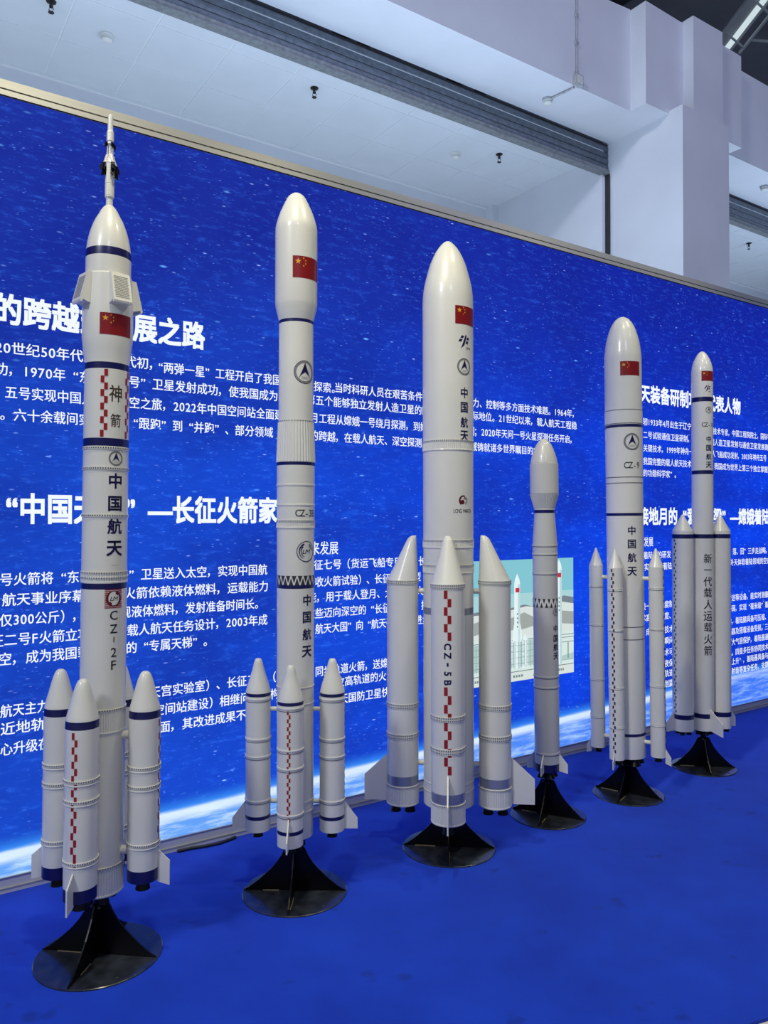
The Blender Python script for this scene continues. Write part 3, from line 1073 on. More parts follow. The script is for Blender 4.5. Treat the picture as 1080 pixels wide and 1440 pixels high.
# ================================================================== ROCKETS
def ring(m, r, z0, z1, dr=0.0035, dots=0, mat=M_WHITE):
    """raised hoop; dots > 0 puts a row of dark rivet heads round it"""
    if z0 > z1:
        z0, z1 = z1, z0
    if not dots:
        m.lathe([(r - 0.002, z0), (r + dr * 0.7, z0), (r + dr, (z0 + z1) / 2), (r + dr * 0.7, z1), (r - 0.002, z1)], seg=64, mat=mat, cap=(False, False))
        return
    h = z1 - z0
    m.lathe([(r - 0.002, z0), (r + dr, z0), (r + dr, z1), (r - 0.002, z1)], seg=64, mat=mat, cap=(False, False))
    m.lathe([(r + dr + 0.0004, z0 + h * 0.25), (r + dr + 0.0004, z0 + h * 0.75)], seg=dots * 2, alt=(M_DARK, mat), cap=(False, False))


def ribs(m, r, z0, z1, n, depth=0.0022, rim=True, r_top=None):
    """corrugated skirt"""
    if z0 > z1:
        z0, z1 = z1, z0
    rt = r_top or r
    m.lathe([(r + depth, z0), (rt + depth, z1)], seg=n * 2, mat=M_WHITE, rib=depth, cap=(False, False))
    if rim:
        ring(m, r, z0 - 0.004, z0 + 0.004, depth + 0.001)
        ring(m, rt, z1 - 0.004, z1 + 0.004, depth + 0.001, dots=n)


MATS = {'n': M_NAVY, 's': M_SILVER, 'k': M_DARK, 'lat': M_DARK}


def P(rows, nose=0):
    """profile with band letters turned into materials; the first `nose` rows are refined into a smooth ogive"""
    rows = [(r[0], r[1], MATS[r[2]]) if len(r) > 2 else r for r in rows]
    return smooth_profile(rows[:nose], 5) + rows[nose:] if nose else rows


def stand(root, radius, turn, pole_top, pole_r=0.02):
    """black trumpet stand: round plate, four curved gussets, pole"""
    m = MB()
    m.lathe([(radius, 0.0), (radius, 0.004), (radius - 0.003, 0.006)], seg=72, mat=M_PLATE)
    for k in range(4):
        a = R(turn + 45 + 90 * k)
        m.lathe([(0.006, 0.0055), (0.006, 0.0066)], seg=12, mat=M_DARK, off=(math.sin(a) * radius * 0.86, -math.cos(a) * radius * 0.86))
    base = m.build('display_stand', root)
    base['label'] = 'black scuffed trumpet stand'
    s = radius / 0.21
    prof = [(0.0, 0.006), (radius - 0.004, 0.006), (radius - 0.006, 0.010), (0.185 * s, 0.020), (0.165 * s, 0.036), (0.142 * s, 0.056), (0.118 * s, 0.080), (0.094 * s, 0.105), (0.072 * s, 0.134), (0.053 * s, 0.166), (0.040 * s, 0.196), (0.033 * s, 0.203), (0.0, 0.203)]
    for k in range(4):
        a = R(turn + 90 * k)
        m = MB()
        m.prism(prof, ((0, 0, 0), (math.sin(a), -math.cos(a), 0), (0, 0, 1)), 0.006, M_BLACK)
        g = m.build('gusset', base, smooth=False)
        m = MB()
        ax = Vector((math.sin(a), -math.cos(a), 0))
        side = Vector((math.cos(a), math.sin(a), 0))
        pts = []
        ln = radius * random.uniform(0.3, 0.62)
        for j in range(7):
            pts.append(ax * (radius * 0.3 + ln * j / 6) + side * (0.0045 + random.uniform(-0.001, 0.001)) + Vector((0, 0, 0.0065)))
        m.tube(pts, 0.0028, M_GLUE, seg=6)
        m.build('glue_bead', base)
    m = MB()
    m.lathe([(pole_r + 0.012, 0.19), (pole_r + 0.006, 0.2), (pole_r, 0.205), (pole_r, pole_top)], seg=24, mat=M_BLACK)
    m.build('pole', base)


def fin_mb(name, parent, az, r_in, pts, th=0.006, off=(0, 0)):
    """flat fin standing out radially; pts = [(distance beyond r_in, z)]"""
    a = R(az)
    ax = Vector((math.sin(a), -math.cos(a), 0))
    m = MB()
    m.prism([(r_in + q[0], q[1]) for q in pts], ((off[0], off[1], 0), ax, (0, 0, 1)), th, M_WHITE)
    return m.build(name, parent, smooth=False)


def nozzle_mb(m, x, y, r0, r1, z0, z1):
    """bell open downwards, top z0 radius r0, mouth z1 radius r1"""
    m.lathe([(r0 * 0.8, z0), (r0, z0), (r0 * 1.02, z0 + (z1 - z0) * 0.25), ((r0 + r1) / 2, z0 + (z1 - z0) * 0.6), (r1, z1), (r1 * 0.86, z1), (r0 * 0.7, z0 + (z1 - z0) * 0.4)], seg=28, mat=M_BLACK, off=(x, y))


def stripe(parent, r, z0, z1, n, w, mats=(M_RED,), az=0.0, start=0, fill=1.0):
    """two staggered columns of dashes running down a body"""
    fl = Flat()
    h = (z1 - z0) / n
    zc = (z0 + z1) / 2
    for k in range(n):
        t = z1 - h * k - zc
        s = -1 if (k + start) % 2 == 0 else 1
        x0, x1 = (-w, 0) if s < 0 else (0, w)
        fl.poly([(x0, t - h * fill), (x1, t - h * fill), (x1, t), (x0, t)], mats[k % len(mats)])
    return fl.wrap('checker_stripe', parent, az, zc, lambda z: r, lift=0.0023 if len(mats) > 1 else 0.0008, layered=False)


def copy_tree(o, parent):
    c = o.copy()
    COL.objects.link(c)
    c.parent = parent
    for ch in [q for q in o.children]:
        copy_tree(ch, c)
    return c


def place_booster(bo, rho, az):
    a = R(az)
    bo.location = (rho * math.sin(a), -rho * math.cos(a), 0)
    bo.rotation_euler = (0, 0, a)


def lean_parts(root, lean):
    L = Matrix.Rotation(lean, 4, 'Y')
    bpy.context.view_layer.update()
    for o in root.children:
        if not o.name.startswith('display_stand'):
            o.matrix_basis = L @ o.matrix_basis


# ---- artwork
def flag_art(w, h):
    f = Flat().poly([(-w / 2, -h / 2), (w / 2, -h / 2), (w / 2, h / 2), (-w / 2, h / 2)], M_FLAG)
    ux, uy = h * 1.5 / 30, h / 20
    X = lambda k: -w / 2 + k * ux
    Y = lambda k: h / 2 - k * uy
    f.star(X(5), Y(5), 3 * uy, M_STAR)
    for (cx, cy) in ((10, 2), (12, 4), (12, 7), (10, 9)):
        f.star(X(cx), Y(cy), uy, M_STAR, rot=math.degrees(math.atan2(cy - 5, -(cx - 5))) + 0)
    return f


def arrow_emblem(h):
    r = h / 2
    f = Flat()
    f.ring(0, 0, r * 0.83, r * 0.95, M_RINGINK).ring(0, 0, r * 0.95, r, M_CHAR).ring(0, 0, r * 0.80, r * 0.83, M_CHAR)
    f.poly([(0, r * 0.82), (r * 0.2, r * 0.3), (r * 0.38, -r * 0.12), (r * 0.6, -r * 0.56), (r * 0.36, -r * 0.25), (0, r * 0.02)], M_INK)
    f.poly([(0, r * 0.82), (0, r * 0.02), (-r * 0.36, -r * 0.25), (-r * 0.6, -r * 0.56), (-r * 0.38, -r * 0.12), (-r * 0.2, r * 0.3)], M_INK)
    f.text('CASC', 0, -r * 0.48, r * 0.2, M_RINGINK, 0.0, 1.0)
    return f


def slash_emblem(h):
    """slanting blade between four blocks, small letters below"""
    s = h / 680.0
    q = lambda pts: [((x - 520) * s, (380 - y) * s) for x, y in pts]
    f = Flat()
    f.poly(q([(560, 60), (650, 75), (590, 300), (490, 570), (290, 720), (400, 480), (490, 250)]), M_INK)
    f.poly(q([(340, 90), (480, 110), (410, 225), (270, 210)]), M_INK)
    f.poly(q([(240, 260), (390, 275), (310, 400), (150, 395)]), M_INK)
    f.poly(q([(690, 150), (830, 170), (780, 310), (640, 270)]), M_INK)
    f.poly(q([(620, 330), (760, 360), (720, 500), (580, 460)]), M_INK)
    f.text('CMS', 230 * s, -310 * s, 110 * s, M_CHAR, 0.0, 1.3)
    return f


def swirl_lm(h):
    r = h / 2
    f = Flat()
    f.arc(0, 0, r * 0.95, r * 0.05, r * 0.10, 40, 340, M_INK, 48)
    f.arc(0, 0, r * 0.95, r * 0.10, r * 0.05, -20, 40, M_INK, 12)
    f.arc(r * 0.02, 0, r * 0.74, r * 0.17, r * 0.06, 110, 240, M_INK)
    f.arc(r * 0.04, r * 0.02, r * 0.58, r * 0.12, r * 0.05, 130, 245, M_INK)
    f.arc(r * 0.02, 0, r * 0.74, r * 0.05, r * 0.08, 5, 68, M_INK)
    f.arc(r * 0.02, 0, r * 0.60, r * 0.05, r * 0.07, 10, 62, M_INK)
    f.text('LM', r * 0.02, 0, r * 0.42, M_CHAR, 0.0, 1.25, 0.25)
    return f


def red_lm(h):
    r = h / 2
    f = Flat()
    for k in range(11):
        y = -r + 2 * r * (k + 0.5) / 11
        f.poly([(-r * 0.92, y - r * 0.05), (r * 0.92, y - r * 0.05), (r * 0.92, y + r * 0.05), (-r * 0.92, y + r * 0.05)], M_RED)
    f.disc(0, 0, r * 0.80, M_MAROON)
    f.disc(0, r * 0.02, r * 0.56, M_WHITE, ry=r * 0.70)
    f.poly([(r * 0.22, r * 0.74), (r * 0.14, r * 0.48), (r * 0.40, r * 0.3), (r * 0.6, r * 0.5)], M_MAROON)
    f.poly([(-r * 0.26, -r * 0.72), (-r * 0.20, -r * 0.44), (-r * 0.42, -r * 0.28), (-r * 0.6, -r * 0.5)], M_MAROON)
    f.text('LM', r * 0.02, 0, r * 0.42, M_CHAR, 0.0, 1.2, 0.25)
    return f


def five_emblem(h):
    r = h / 2
    f = Flat()
    f.arc(-r * 0.05, 0, r * 0.72, r * 0.16, r * 0.42, 62, 235, M_MAROON)
    f.disc(-r * 0.22, -r * 0.3, r * 0.38, M_MAROON)
    f.arc(r * 0.05, r * 0.0, r * 0.74, r * 0.10, r * 0.06, 290, 385, M_RINGINK)
    f.arc(r * 0.02, r * 0.0, r * 0.56, r * 0.10, r * 0.05, 300, 392, M_MAROON)
    f.poly([(r * 0.0, r * 0.42), (r * 0.62, r * 0.42), (r * 0.58, r * 0.54), (r * 0.02, r * 0.54)], M_RINGINK)
    f.poly([(-r * 0.06, r * 0.22), (r * 0.66, r * 0.22), (r * 0.64, r * 0.34), (-r * 0.04, r * 0.34)], M_MAROON)
    return f


def letters(items, name, root, rf, mat=M_INK, bold=0.02, sx=1.0):
    """[(string, azimuth, z, ink height)] as one printed column"""
    z_mid = sum(i[2] for i in items) / len(items)
    az = sum(i[1] for i in items) / len(items)
    f = Flat()
    for s, a, z, h in items:
        f.text(s, R(a - az) * rf(z_mid), z - z_mid, h, mat, bold, sx)
    return f.wrap(name, root, az, z_mid, rf)


def lattice(root, rf, z0, z1, n, th):
    """zig-zag truss bars over the open inter-stage"""
    h = z1 - z0
    r = rf((z0 + z1) / 2)
    p = 2 * PI * r / n
    f = Flat()
    for k in range(n):
        x = -PI * r + p * k
        f.poly([(x, -h / 2), (x + th, -h / 2), (x + p / 2 + th, h / 2), (x + p / 2, h / 2)], M_WHITE)
        f.poly([(x + p, -h / 2), (x + p + th, -h / 2), (x + p / 2 + th, h / 2), (x + p / 2, h / 2)], M_WHITE)
    return f.wrap('lattice_band', root, 0, (z0 + z1) / 2, rf, lift=0.0015)


# ------------------------------------------------------------------ rocket with the escape tower
root = empty('rocket_model', (-1.094, 2.980, 0))
tag(root, 'white rocket with a thin escape tower on its nose, leftmost of the row', 'rocket model')
prof = P([(0.0148, 2.8861), (0.0232, 2.8778), (0.0322, 2.864), (0.0387, 2.8501), (0.0496, 2.8307), (0.0593, 2.8086), (0.0677, 2.7837), (0.0741, 2.7588), (0.0793, 2.7311), (0.0825, 2.7049, 'n'), (0.0838, 2.6744), (0.0838, 2.6095), (0.0885, 2.6039), (0.0935, 2.4796), (0.0935, 2.3665), (0.0883, 2.3195), (0.0819, 2.2727), (0.0819, 2.2671, 'n'), (0.0819, 2.2423), (0.0831, 1.9793, 'n'), (0.0831, 1.949), (0.0838, 1.4724), (0.0838, 1.4326, 'n'), (0.0838, 1.408), (0.0848, 0.2516)])
rf = radius_of(prof)
m = MB()
m.lathe(prof, seg=80, mat=M_WHITE)
for a, c in ((1.9476, 1.9366), (1.8706, 1.8596), (1.692, 1.681)):
    ring(m, rf(a), a, c, 0.003, dots=60)
ribs(m, 0.0838, 1.4345, 1.470, 60, 0.002)
ring(m, 0.0838, 1.4477, 1.4545, 0.0035, dots=60)
ribs(m, 0.0844, 0.8675, 0.9522, 60)
ribs(m, 0.0848, 0.257, 0.3604, 60)
m.build('core_stage', root, sharp=13)
m = MB()
m.lathe([(0.0, 3.2465), (0.0039, 3.2438), (0.0097, 3.2354), (0.0103, 3.1799), (0.0129, 3.1744), (0.0135, 3.1383), (0.0116, 3.1355), (0.0122, 3.1272), (0.0058, 3.1189), (0.0058, 3.0884), (0.0103, 3.0745), (0.018, 3.0523), (0.0168, 3.0496), (0.0174, 2.972), (0.0168, 2.971), (0.0168, 2.969), (0.0174, 2.968), (0.0174, 2.925), (0.0168, 2.924), (0.0168, 2.922), (0.0174, 2.921), (0.0174, 2.9193), (0.0129, 2.9138), (0.0129, 2.8861)], seg=32, mat=M_WHITE)
for k in range(4):
    a = R(45 + 90 * k)
    d = Vector((math.sin(a), -math.cos(a), 0))
    m.tube([d * 0.0105 + Vector((0, 0, 3.128)), d * 0.0115 + Vector((0, 0, 3.07))], 0.0022, M_WHITE, seg=8)
    m.tube([d * 0.010 + Vector((0, 0, 3.082)), d * 0.018 + Vector((0, 0, 3.058)), d * 0.026 + Vector((0, 0, 3.046))], 0.006, M_WHITE, seg=10)
tower = m.build('escape_tower', root, sharp=14)
for k in range(4):
    a = R(45 + 90 * k)
    d = Vector((math.sin(a), -math.cos(a), 0))
    m = MB()
    pts = [d * 0.025 + Vector((0, 0, 3.048)), d * 0.029 + Vector((0, 0, 3.036)), d * 0.031 + Vector((0, 0, 3.02))]
    m.tube(pts[:2], 0.007, M_BLACK, seg=12)
    m.tube(pts[1:], 0.0095, M_BLACK, seg=12)
    m.prism([(0.0165, 3.036), (0.027, 3.03), (0.034, 2.998), (0.0165, 3.004)], ((0, 0, 0), d, (0, 0, 1)), 0.009, M_BLACK)
    m.build('tower_nozzle', tower, smooth=False)
    m = MB()
    m.prism([(0.010, 3.134), (0.021, 3.128), (0.022, 3.110), (0.016, 3.115), (0.010, 3.122)], ((0, 0, 0), d, (0, 0, 1)), 0.007, M_BLACK)
    m.build('tower_fin', tower, smooth=False)
for k in range(4):
    a = R(45.5 + 90 * k)
    d = Vector((math.sin(a), -math.cos(a), 0))
    s = Vector((math.cos(a), math.sin(a), 0))
    m = MB()
    m.prism([(0.075, 2.606), (0.098, 2.604), (0.126, 2.494), (0.124, 2.486), (0.117, 2.486), (0.117, 2.496), (0.085, 2.486)], ((0, 0, 0), d, (0, 0, 1)), 0.074, M_WHITE)
    o0 = d * 0.098 + Vector((0, 0, 2.604))
    o1 = d * 0.126 + Vector((0, 0, 2.494))
    dn = (o1 - o0)
    nrm = s.cross(dn).normalized()
    nrm = nrm if nrm.dot(d) > 0 else -nrm
    gf = m.build('grid_fin', root, smooth=False)
    m = MB()
    for i in range(12):
        for j in range(13):
            c = o0 + dn * (0.11 + 0.80 * (j + 0.5) / 13) + s * (-0.029 + 0.058 * (i + (0.25 if j % 2 else 0.75)) / 12.5) + nrm * 0.0006
            e1, e2 = s * 0.0019, dn.normalized() * 0.0026
            m.add([c - e1 - e2 * 0.4, c + e1 - e2, c + e1 + e2 * 0.4, c - e1 + e2], [(0, 1, 2, 3)], M_GREY)
    m.build('perforation', gf, smooth=False, recalc=False)
flag_art(0.128, 0.082).wrap('flag_decal', root, 41.5, 2.4090, rf)['label'] = 'red Chinese flag decal'
arrow_emblem(0.0555).wrap('arrow_emblem', root, 45.8, 1.9031, rf)
letters([('神', 43.2, 2.1495, 0.064), ('箭', 43.8, 2.0472, 0.050)], 'brown_lettering', root, rf, M_BROWN, 0.012, 0.80)
letters([('中', 45.5, 1.8181, 0.0587), ('国', 45.5, 1.7319, 0.0577), ('航', 45.5, 1.6458, 0.0577), ('天', 45.5, 1.5624, 0.0577)], 'navy_lettering', root, rf, M_INK, 0.022)
red_lm(0.0747).wrap('red_emblem', root, 44.8, 1.3729, rf)
letters([('C', 45.4, 1.3098, 0.0347), ('Z', 45.6, 1.2587, 0.033), ('2', 45.9, 1.170, 0.0347), ('F', 46.0, 1.1218, 0.0347), ('I', 45.9, 1.2184, 0.0214)], 'type_lettering', root, rf, M_CHAR, 0.010)
letters([('…', 45.5, 1.4985, 0.003)], 'small_print', root, rf, M_GREY, 0.0, 1.0)
for az in (13.3, 82.0):
    stripe(root, 0.0831, 1.983, 2.239, 10, 0.0130, az=az, start=1).name = 'checker_stripe'
m = MB()
for k in range(4):
    a = R(41 + 90 * k)
    nozzle_mb(m, 0.045 * math.sin(a), -0.045 * math.cos(a), 0.012, 0.019, 0.256, 0.215)
m.build('engine_cluster', root)

m = MB()
m.lathe(P([(0.0, 1.0919), (0.0109, 1.0896), (0.0176, 1.0834), (0.0231, 1.0731), (0.0304, 1.0525), (0.0407, 1.0138), (0.0511, 0.9751), (0.0577, 0.9468, 'n'), (0.059, 0.9185), (0.059, 0.3479, 'n'), (0.059, 0.3017)], 8), seg=64, mat=M_WHITE)
for a, c in ((0.7383, 0.7177), (0.6663, 0.6457), (0.4479, 0.4274)):
    ring(m, 0.059, a, a - 0.009, 0.0035, dots=48)
    ring(m, 0.059, c + 0.006, c, 0.0035)
bo = m.build('booster', root, sharp=13)
stripe(bo, 0.059, 0.455, 0.9107, 18, 0.0105)
stripe(bo, 0.059, 0.425, 0.4555, 1, 0.0105, start=1)
fin_mb('fin', bo, 0, 0.055, [(0, 0.415), (0.05, 0.372), (0.05, 0.280), (0, 0.292)])
m = MB()
nozzle_mb(m, 0, 0, 0.022, 0.028, 0.303, 0.262)
m.build('nozzle', bo)
for z in (0.8457, 0.4067):
    m = MB()
    m.tube([(0, 0.05, z), (0, 0.092, z)], 0.0165, M_WHITE, seg=20)
    m.build('strut', bo)
for k in range(4):
    q = bo if k == 0 else copy_tree(bo, root)
    place_booster(q, 0.168, -4 + 90 * k)
stand(root, 0.235, -7, 0.27)
lean_parts(root, 0.0100)

# ------------------------------------------------------------------ second rocket: bulbous fairing, ribbed collar
root = empty('rocket_model', (-0.401, 3.486, 0))
tag(root, 'white rocket with wide rounded fairing, ribbed collar and small finned boosters, second from left', 'rocket model')
prof = P([(0.0, 3.1519), (0.0128, 3.1499), (0.0271, 3.1412), (0.0399, 3.1282), (0.0519, 3.1056), (0.0686, 3.0699), (0.0798, 3.0408), (0.0902, 3.0052), (0.0942, 2.9825), (0.095, 2.9566), (0.095, 2.6462), (0.0934, 2.63), (0.0776, 2.5654, 'n'), (0.0776, 2.5509), (0.0782, 2.1107), (0.0857, 1.9272, 'n'), (0.0857, 1.9127), (0.0838, 1.4228, 'lat'), (0.0838, 1.3811, 'n'), (0.0838, 1.3651), (0.0815, 0.2591)], 10)
rf = radius_of(prof)
m = MB()
m.lathe(prof, seg=80, mat=M_WHITE)
ribs(m, 0.0857, 1.9290, 2.1080, 40, 0.0028, rim=False, r_top=0.0782)
ring(m, 0.0782, 2.108, 2.114, 0.0015, dots=40)
for a, c in ((1.8307, 1.8211), (1.7407, 1.7327), (0.9295, 0.9231), (0.8559, 0.8495), (0.4248, 0.4153), (0.3802, 0.3706)):
    ring(m, rf(a), a, c, 0.0025)
ribs(m, 0.0847, 1.6356, 1.6652, 70, 0.002)
m.build('core_stage', root, sharp=13)
lattice(root, rf, 1.3811, 1.4228, 20, 0.0055)
flag_art(0.148, 0.0969).wrap('flag_decal', root, 41.5, 2.788, rf)['label'] = 'red Chinese flag decal'
arrow_emblem(0.1035).wrap('arrow_emblem', root, 37.0, 2.3264, rf)
swirl_lm(0.0941).wrap('round_emblem', root, 40.5, 1.5297, rf)
letters([('CZ-3B', 40.2, 1.700, 0.0314)], 'type_lettering', root, rf, M_CHAR, 0.010, 0.84)
letters([('中', 45.3, 1.3134, 0.0502), ('国', 45.3, 1.2378, 0.0502), ('航', 45.3, 1.1624, 0.0502), ('天', 45.3, 1.0868, 0.0502)], 'navy_lettering', root, rf, M_INK, 0.022)
m = MB()
for k in range(4):
    a = R(44 + 90 * k)
    nozzle_mb(m, 0.048 * math.sin(a), -0.048 * math.cos(a), 0.012, 0.018, 0.262, 0.225)
m.build('engine_cluster', root)
m = MB()
m.lathe(P([(0.0, 1.046), (0.0096, 1.0447), (0.0144, 1.0399), (0.0192, 1.0287), (0.0279, 0.9935), (0.0415, 0.9487), (0.0551, 0.9007), (0.0559, 0.8959, 'n'), (0.0559, 0.8815), (0.0559, 0.3515, 'n'), (0.0559, 0.3356), (0.0559, 0.2814)], 7), seg=64, mat=M_WHITE)
for z in (0.8703, 0.6929, 0.6147, 0.4185):
    ring(m, 0.0559, z + 0.004, z - 0.004, 0.003)
    ring(m, 0.0559, z - 0.010, z - 0.013, 0.0015, mat=M_GREY)
bo = m.build('booster', root, sharp=13)
stripe(bo, 0.0559, 0.395, 0.862, 28, 0.0075)
fin_mb('fin', bo, 0, 0.052, [(0, 0.412), (0.063, 0.330), (0.063, 0.284), (0, 0.284)])
m = MB()
nozzle_mb(m, 0, 0, 0.018, 0.024, 0.283, 0.250)
m.build('nozzle', bo)
for z in (0.8192, 0.4057):
    m = MB()
    m.tube([(0, 0.05, z), (0, 0.09, z)], 0.0098, M_WHITE, seg=16)
    m.build('strut', bo)
for k in range(4):
    q = bo if k == 0 else copy_tree(bo, root)
    place_booster(q, 0.167, -0.5 + 90 * k)
stand(root, 0.234, -1, 0.27, 0.026)
lean_parts(root, 0.0013)

# ------------------------------------------------------------------ third rocket: thick core, slanted booster noses
root = empty('rocket_model', (0.331, 3.951, 0))
tag(root, 'thick white rocket with slant-nosed boosters and large swept fins, third from left', 'rocket model')
prof = P([(0.0, 3.0989), (0.0100, 3.0978), (0.0165, 3.0950), (0.0254, 3.0880), (0.0399, 3.0730), (0.0581, 3.0480), (0.0762, 3.0135), (0.0934, 2.9706), (0.107, 2.9229), (0.1197, 2.8716), (0.127, 2.824), (0.1298, 2.7764), (0.1296, 2.60), (0.1290, 2.0655), (0.1288, 2.0199), (0.1279, 1.2281, 's'), (0.1279, 1.1936), (0.1279, 0.2334)], 12)
rf = radius_of(prof)
m = MB()
m.lathe(prof, seg=96, mat=M_WHITE)
ribs(m, 0.1288, 2.0199, 2.0655, 80, 0.0025)
ribs(m, 0.128, 1.5317, 1.5663, 80, 0.0025)
ribs(m, 0.128, 1.4044, 1.4407, 80, 0.0025)
for a, c in ((0.3564, 0.3491), (0.313, 0.3057)):
    ring(m, 0.1279, a, c, 0.002)
m.build('core_stage', root, sharp=13)
flag_art(0.140, 0.0916).wrap('flag_decal', root, 42.6, 2.692, rf)['label'] = 'red Chinese flag decal'
slash_emblem(0.070).wrap('blade_emblem', root, 35.5, 2.560, rf)
arrow_emblem(0.0845).wrap('arrow_emblem', root, 34.8, 2.4343, rf)
letters([('中', 34.6, 2.3036, 0.0546), ('国', 34.6, 2.2306, 0.0530), ('航', 34.6, 2.1559, 0.0520), ('天', 34.6, 2.0890, 0.0520)], 'navy_lettering', root, rf, M_INK, 0.022, 0.92)
five_emblem(0.0599).wrap('red_emblem', root, 32.0, 1.7674, rf)
letters([('LONG MARCH', 31.5, 1.7142, 0.0185)], 'small_lettering', root, rf, M_CHAR, 0.0, 0.75)
m = MB()
for k in range(2):
    nozzle_mb(m, 0.05 * (2 * k - 1), 0.02, 0.02, 0.03, 0.235, 0.19)
m.build('engine_cluster', root)
RB = 0.0807
m = MB()
m.lathe(P([(0.0, 1.5914), (0.0109, 1.5899), (0.0181, 1.5826), (0.0236, 1.5717), (0.03, 1.549), (0.045, 1.492), (0.06, 1.436), (0.075, 1.381), (0.0807, 1.3608), (0.0807, 1.3426), (0.0807, 0.3744, 's'), (0.0807, 0.3274), (0.0807, 0.3202), (0.0807, 0.2262)]), seg=72, mat=M_WHITE, skew=lambda r, z: (0, (RB - r) * 0.86 if z > 1.34 else 0))
for a, c in ((1.3644, 1.3426), (0.7401, 0.7165), (0.588, 0.5626)):
    ring(m, RB, a, (a + c) / 2, 0.003, dots=50)
    ring(m, RB, (a + c) / 2 - 0.001, c, 0.003, dots=50)
ribs(m, RB, 0.2298, 0.3198, 56, 0.0022)
bo = m.build('booster', root, sharp=13)
fin_mb('fin', bo, 0, RB - 0.003, [(0, 0.470), (0.120, 0.360), (0.120, 0.232), (0, 0.232)], 0.007)
m = MB()
for s in (-1, 1):
    nozzle_mb(m, 0.0, 0.037 * s, 0.018, 0.028, 0.232, 0.180)
m.build('nozzle', bo)
for z in (1.3062, 0.4287):
    m = MB()
    m.tube([(0, 0.07, z), (0, 0.112, z)], 0.0135, M_WHITE, seg=16)
    m.build('strut', bo)
for k in range(4):
    q = bo if k == 0 else copy_tree(bo, root)
    if k == 0:
        continue
    place_booster(q, 0.235, -5.5 + 90 * k)
place_booster(bo, 0.235, -5.5)
stripe(bo, RB, 1.1005, 1.3368, 6, 0.0175)
stripe(bo, RB, 0.4697, 0.8823, 10, 0.0175)
f = Flat()
zt = (1.0889 + 0.8889) / 2
for k, ch in enumerate('CZ-5B'):
    f.text(ch, 0.0, 0.084 - 0.0425 * k, 0.0345 if ch != '-' else 0.009, M_INK, 0.03, 1.0, 0.0, -90)
f.wrap('type_lettering', bo, 0, zt, lambda z: RB)
stand(root, 0.236, -5.6, 0.26, 0.028)
lean_parts(root, -0.0013)

# ------------------------------------------------------------------ fourth rocket: slim, no boosters
root = empty('rocket_model', (0.926, 4.378, 0))
tag(root, 'slim grey-white rocket without boosters, with a bulging head, shortest of the row', 'rocket model')
prof = P([(0.0, 2.1304), (0.0118, 2.1284), (0.0257, 2.1183), (0.0415, 2.0981), (0.0543, 2.0698), (0.0671, 2.0334), (0.075, 1.9971), (0.0756, 1.989), (0.0801, 1.9869), (0.0801, 1.8203), (0.0576, 1.7366), (0.0576, 1.7265, 'n'), (0.0576, 1.7083), (0.0576, 1.6942), (0.0695, 1.5369), (0.0699, 1.5248), (0.0695, 1.2283, 'lat'), (0.0695, 1.1783), (0.0691, 0.3026, 'n'), (0.0691, 0.2585)], 8)
rf = radius_of(prof)
m = MB()
m.lathe(prof, seg=72, mat=M_DULL)
m.lathe([(0.0818, 1.8165), (0.0592, 1.7370)], seg=112, mat=M_DULL, rib=0.0022, cap=(False, False))
for a, c in ((1.5309, 1.5208), (1.4825, 1.4724), (1.3757, 1.3636), (0.7963, 0.7842), (0.736, 0.726), (0.3667, 0.3547)):
    ring(m, rf(a), a, c, 0.0028, mat=M_DULL)
    ring(m, rf(a), c - 0.001, c - 0.004, 0.0008, mat=M_GREY)
m.build('core_stage', root, sharp=13)
lattice(root, rf, 1.1783, 1.2283, 16, 0.0105)
arrow_emblem(0.042).wrap('arrow_emblem', root, 41.0, 1.1524, rf)
letters([('中', 40, 1.0617, 0.038), ('国', 40, 1.006, 0.038), ('航', 40, 0.9580, 0.038), ('天', 40, 0.908, 0.038)], 'navy_lettering', root, rf, M_CHAR, 0.02)
for k in range(4):
    fin_mb('fin', root, -29 + 90 * k, 0.066, [(0, 0.362), (0.052, 0.300), (0.052, 0.252), (0, 0.260)], 0.006)
m = MB()
for k in range(4):
    a = R(16 + 90 * k)
    nozzle_mb(m, 0.036 * math.sin(a), -0.036 * math.cos(a), 0.014, 0.028, 0.26, 0.222)
m.build('engine_cluster', root)
stand(root, 0.21, -27, 0.265)
lean_parts(root, -0.009)

# ------------------------------------------------------------------ fifth rocket: heavy core with pencil boosters
root = empty('rocket_model', (1.487, 4.715, 0))
tag(root, 'white rocket with pencil-thin pointed boosters round a plain thick core, second from right', 'rocket model')
prof = P([(0.0, 2.9104), (0.0166, 2.9082), (0.0394, 2.8942), (0.057, 2.8724), (0.0700, 2.8470), (0.0808, 2.82), (0.0963, 2.7632), (0.1046, 2.7108), (0.1094, 2.6672), (0.1098, 2.62), (0.1098, 2.3314), (0.1098, 2.2573), (0.1098, 2.2443, 'n'), (0.1098, 2.2268), (0.1088, 1.7113, 'n'), (0.1088, 1.6939), (0.1067, 0.3917, 'n'), (0.1067, 0.3744), (0.1067, 0.2405)], 10)
rf = radius_of(prof)
m = MB()
m.lathe(prof, seg=96, mat=M_WHITE)
m.lathe([(0.1108, 2.2486), (0.1108, 2.3314)], seg=140, mat=M_WHITE, rib=0.001, cap=(False, False))
for z in (2.3314, 2.2500, 1.9265, 1.8917, 1.0288, 0.9540):
    ring(m, rf(z), z - 0.0025, z + 0.0025, 0.0012, mat=M_GREY)
m.build('core_stage', root, sharp=13)
flag_art(0.128, 0.0849).wrap('flag_decal', root, 8.0, 2.5778, rf)['label'] = 'red Chinese flag decal'
arrow_emblem(0.102).wrap('arrow_emblem', root, 9.2, 2.1374, rf)
letters([('CZ-9', 8.5, 1.9971, 0.0382)], 'type_lettering', root, rf, M_CHAR, 0.010, 0.84)
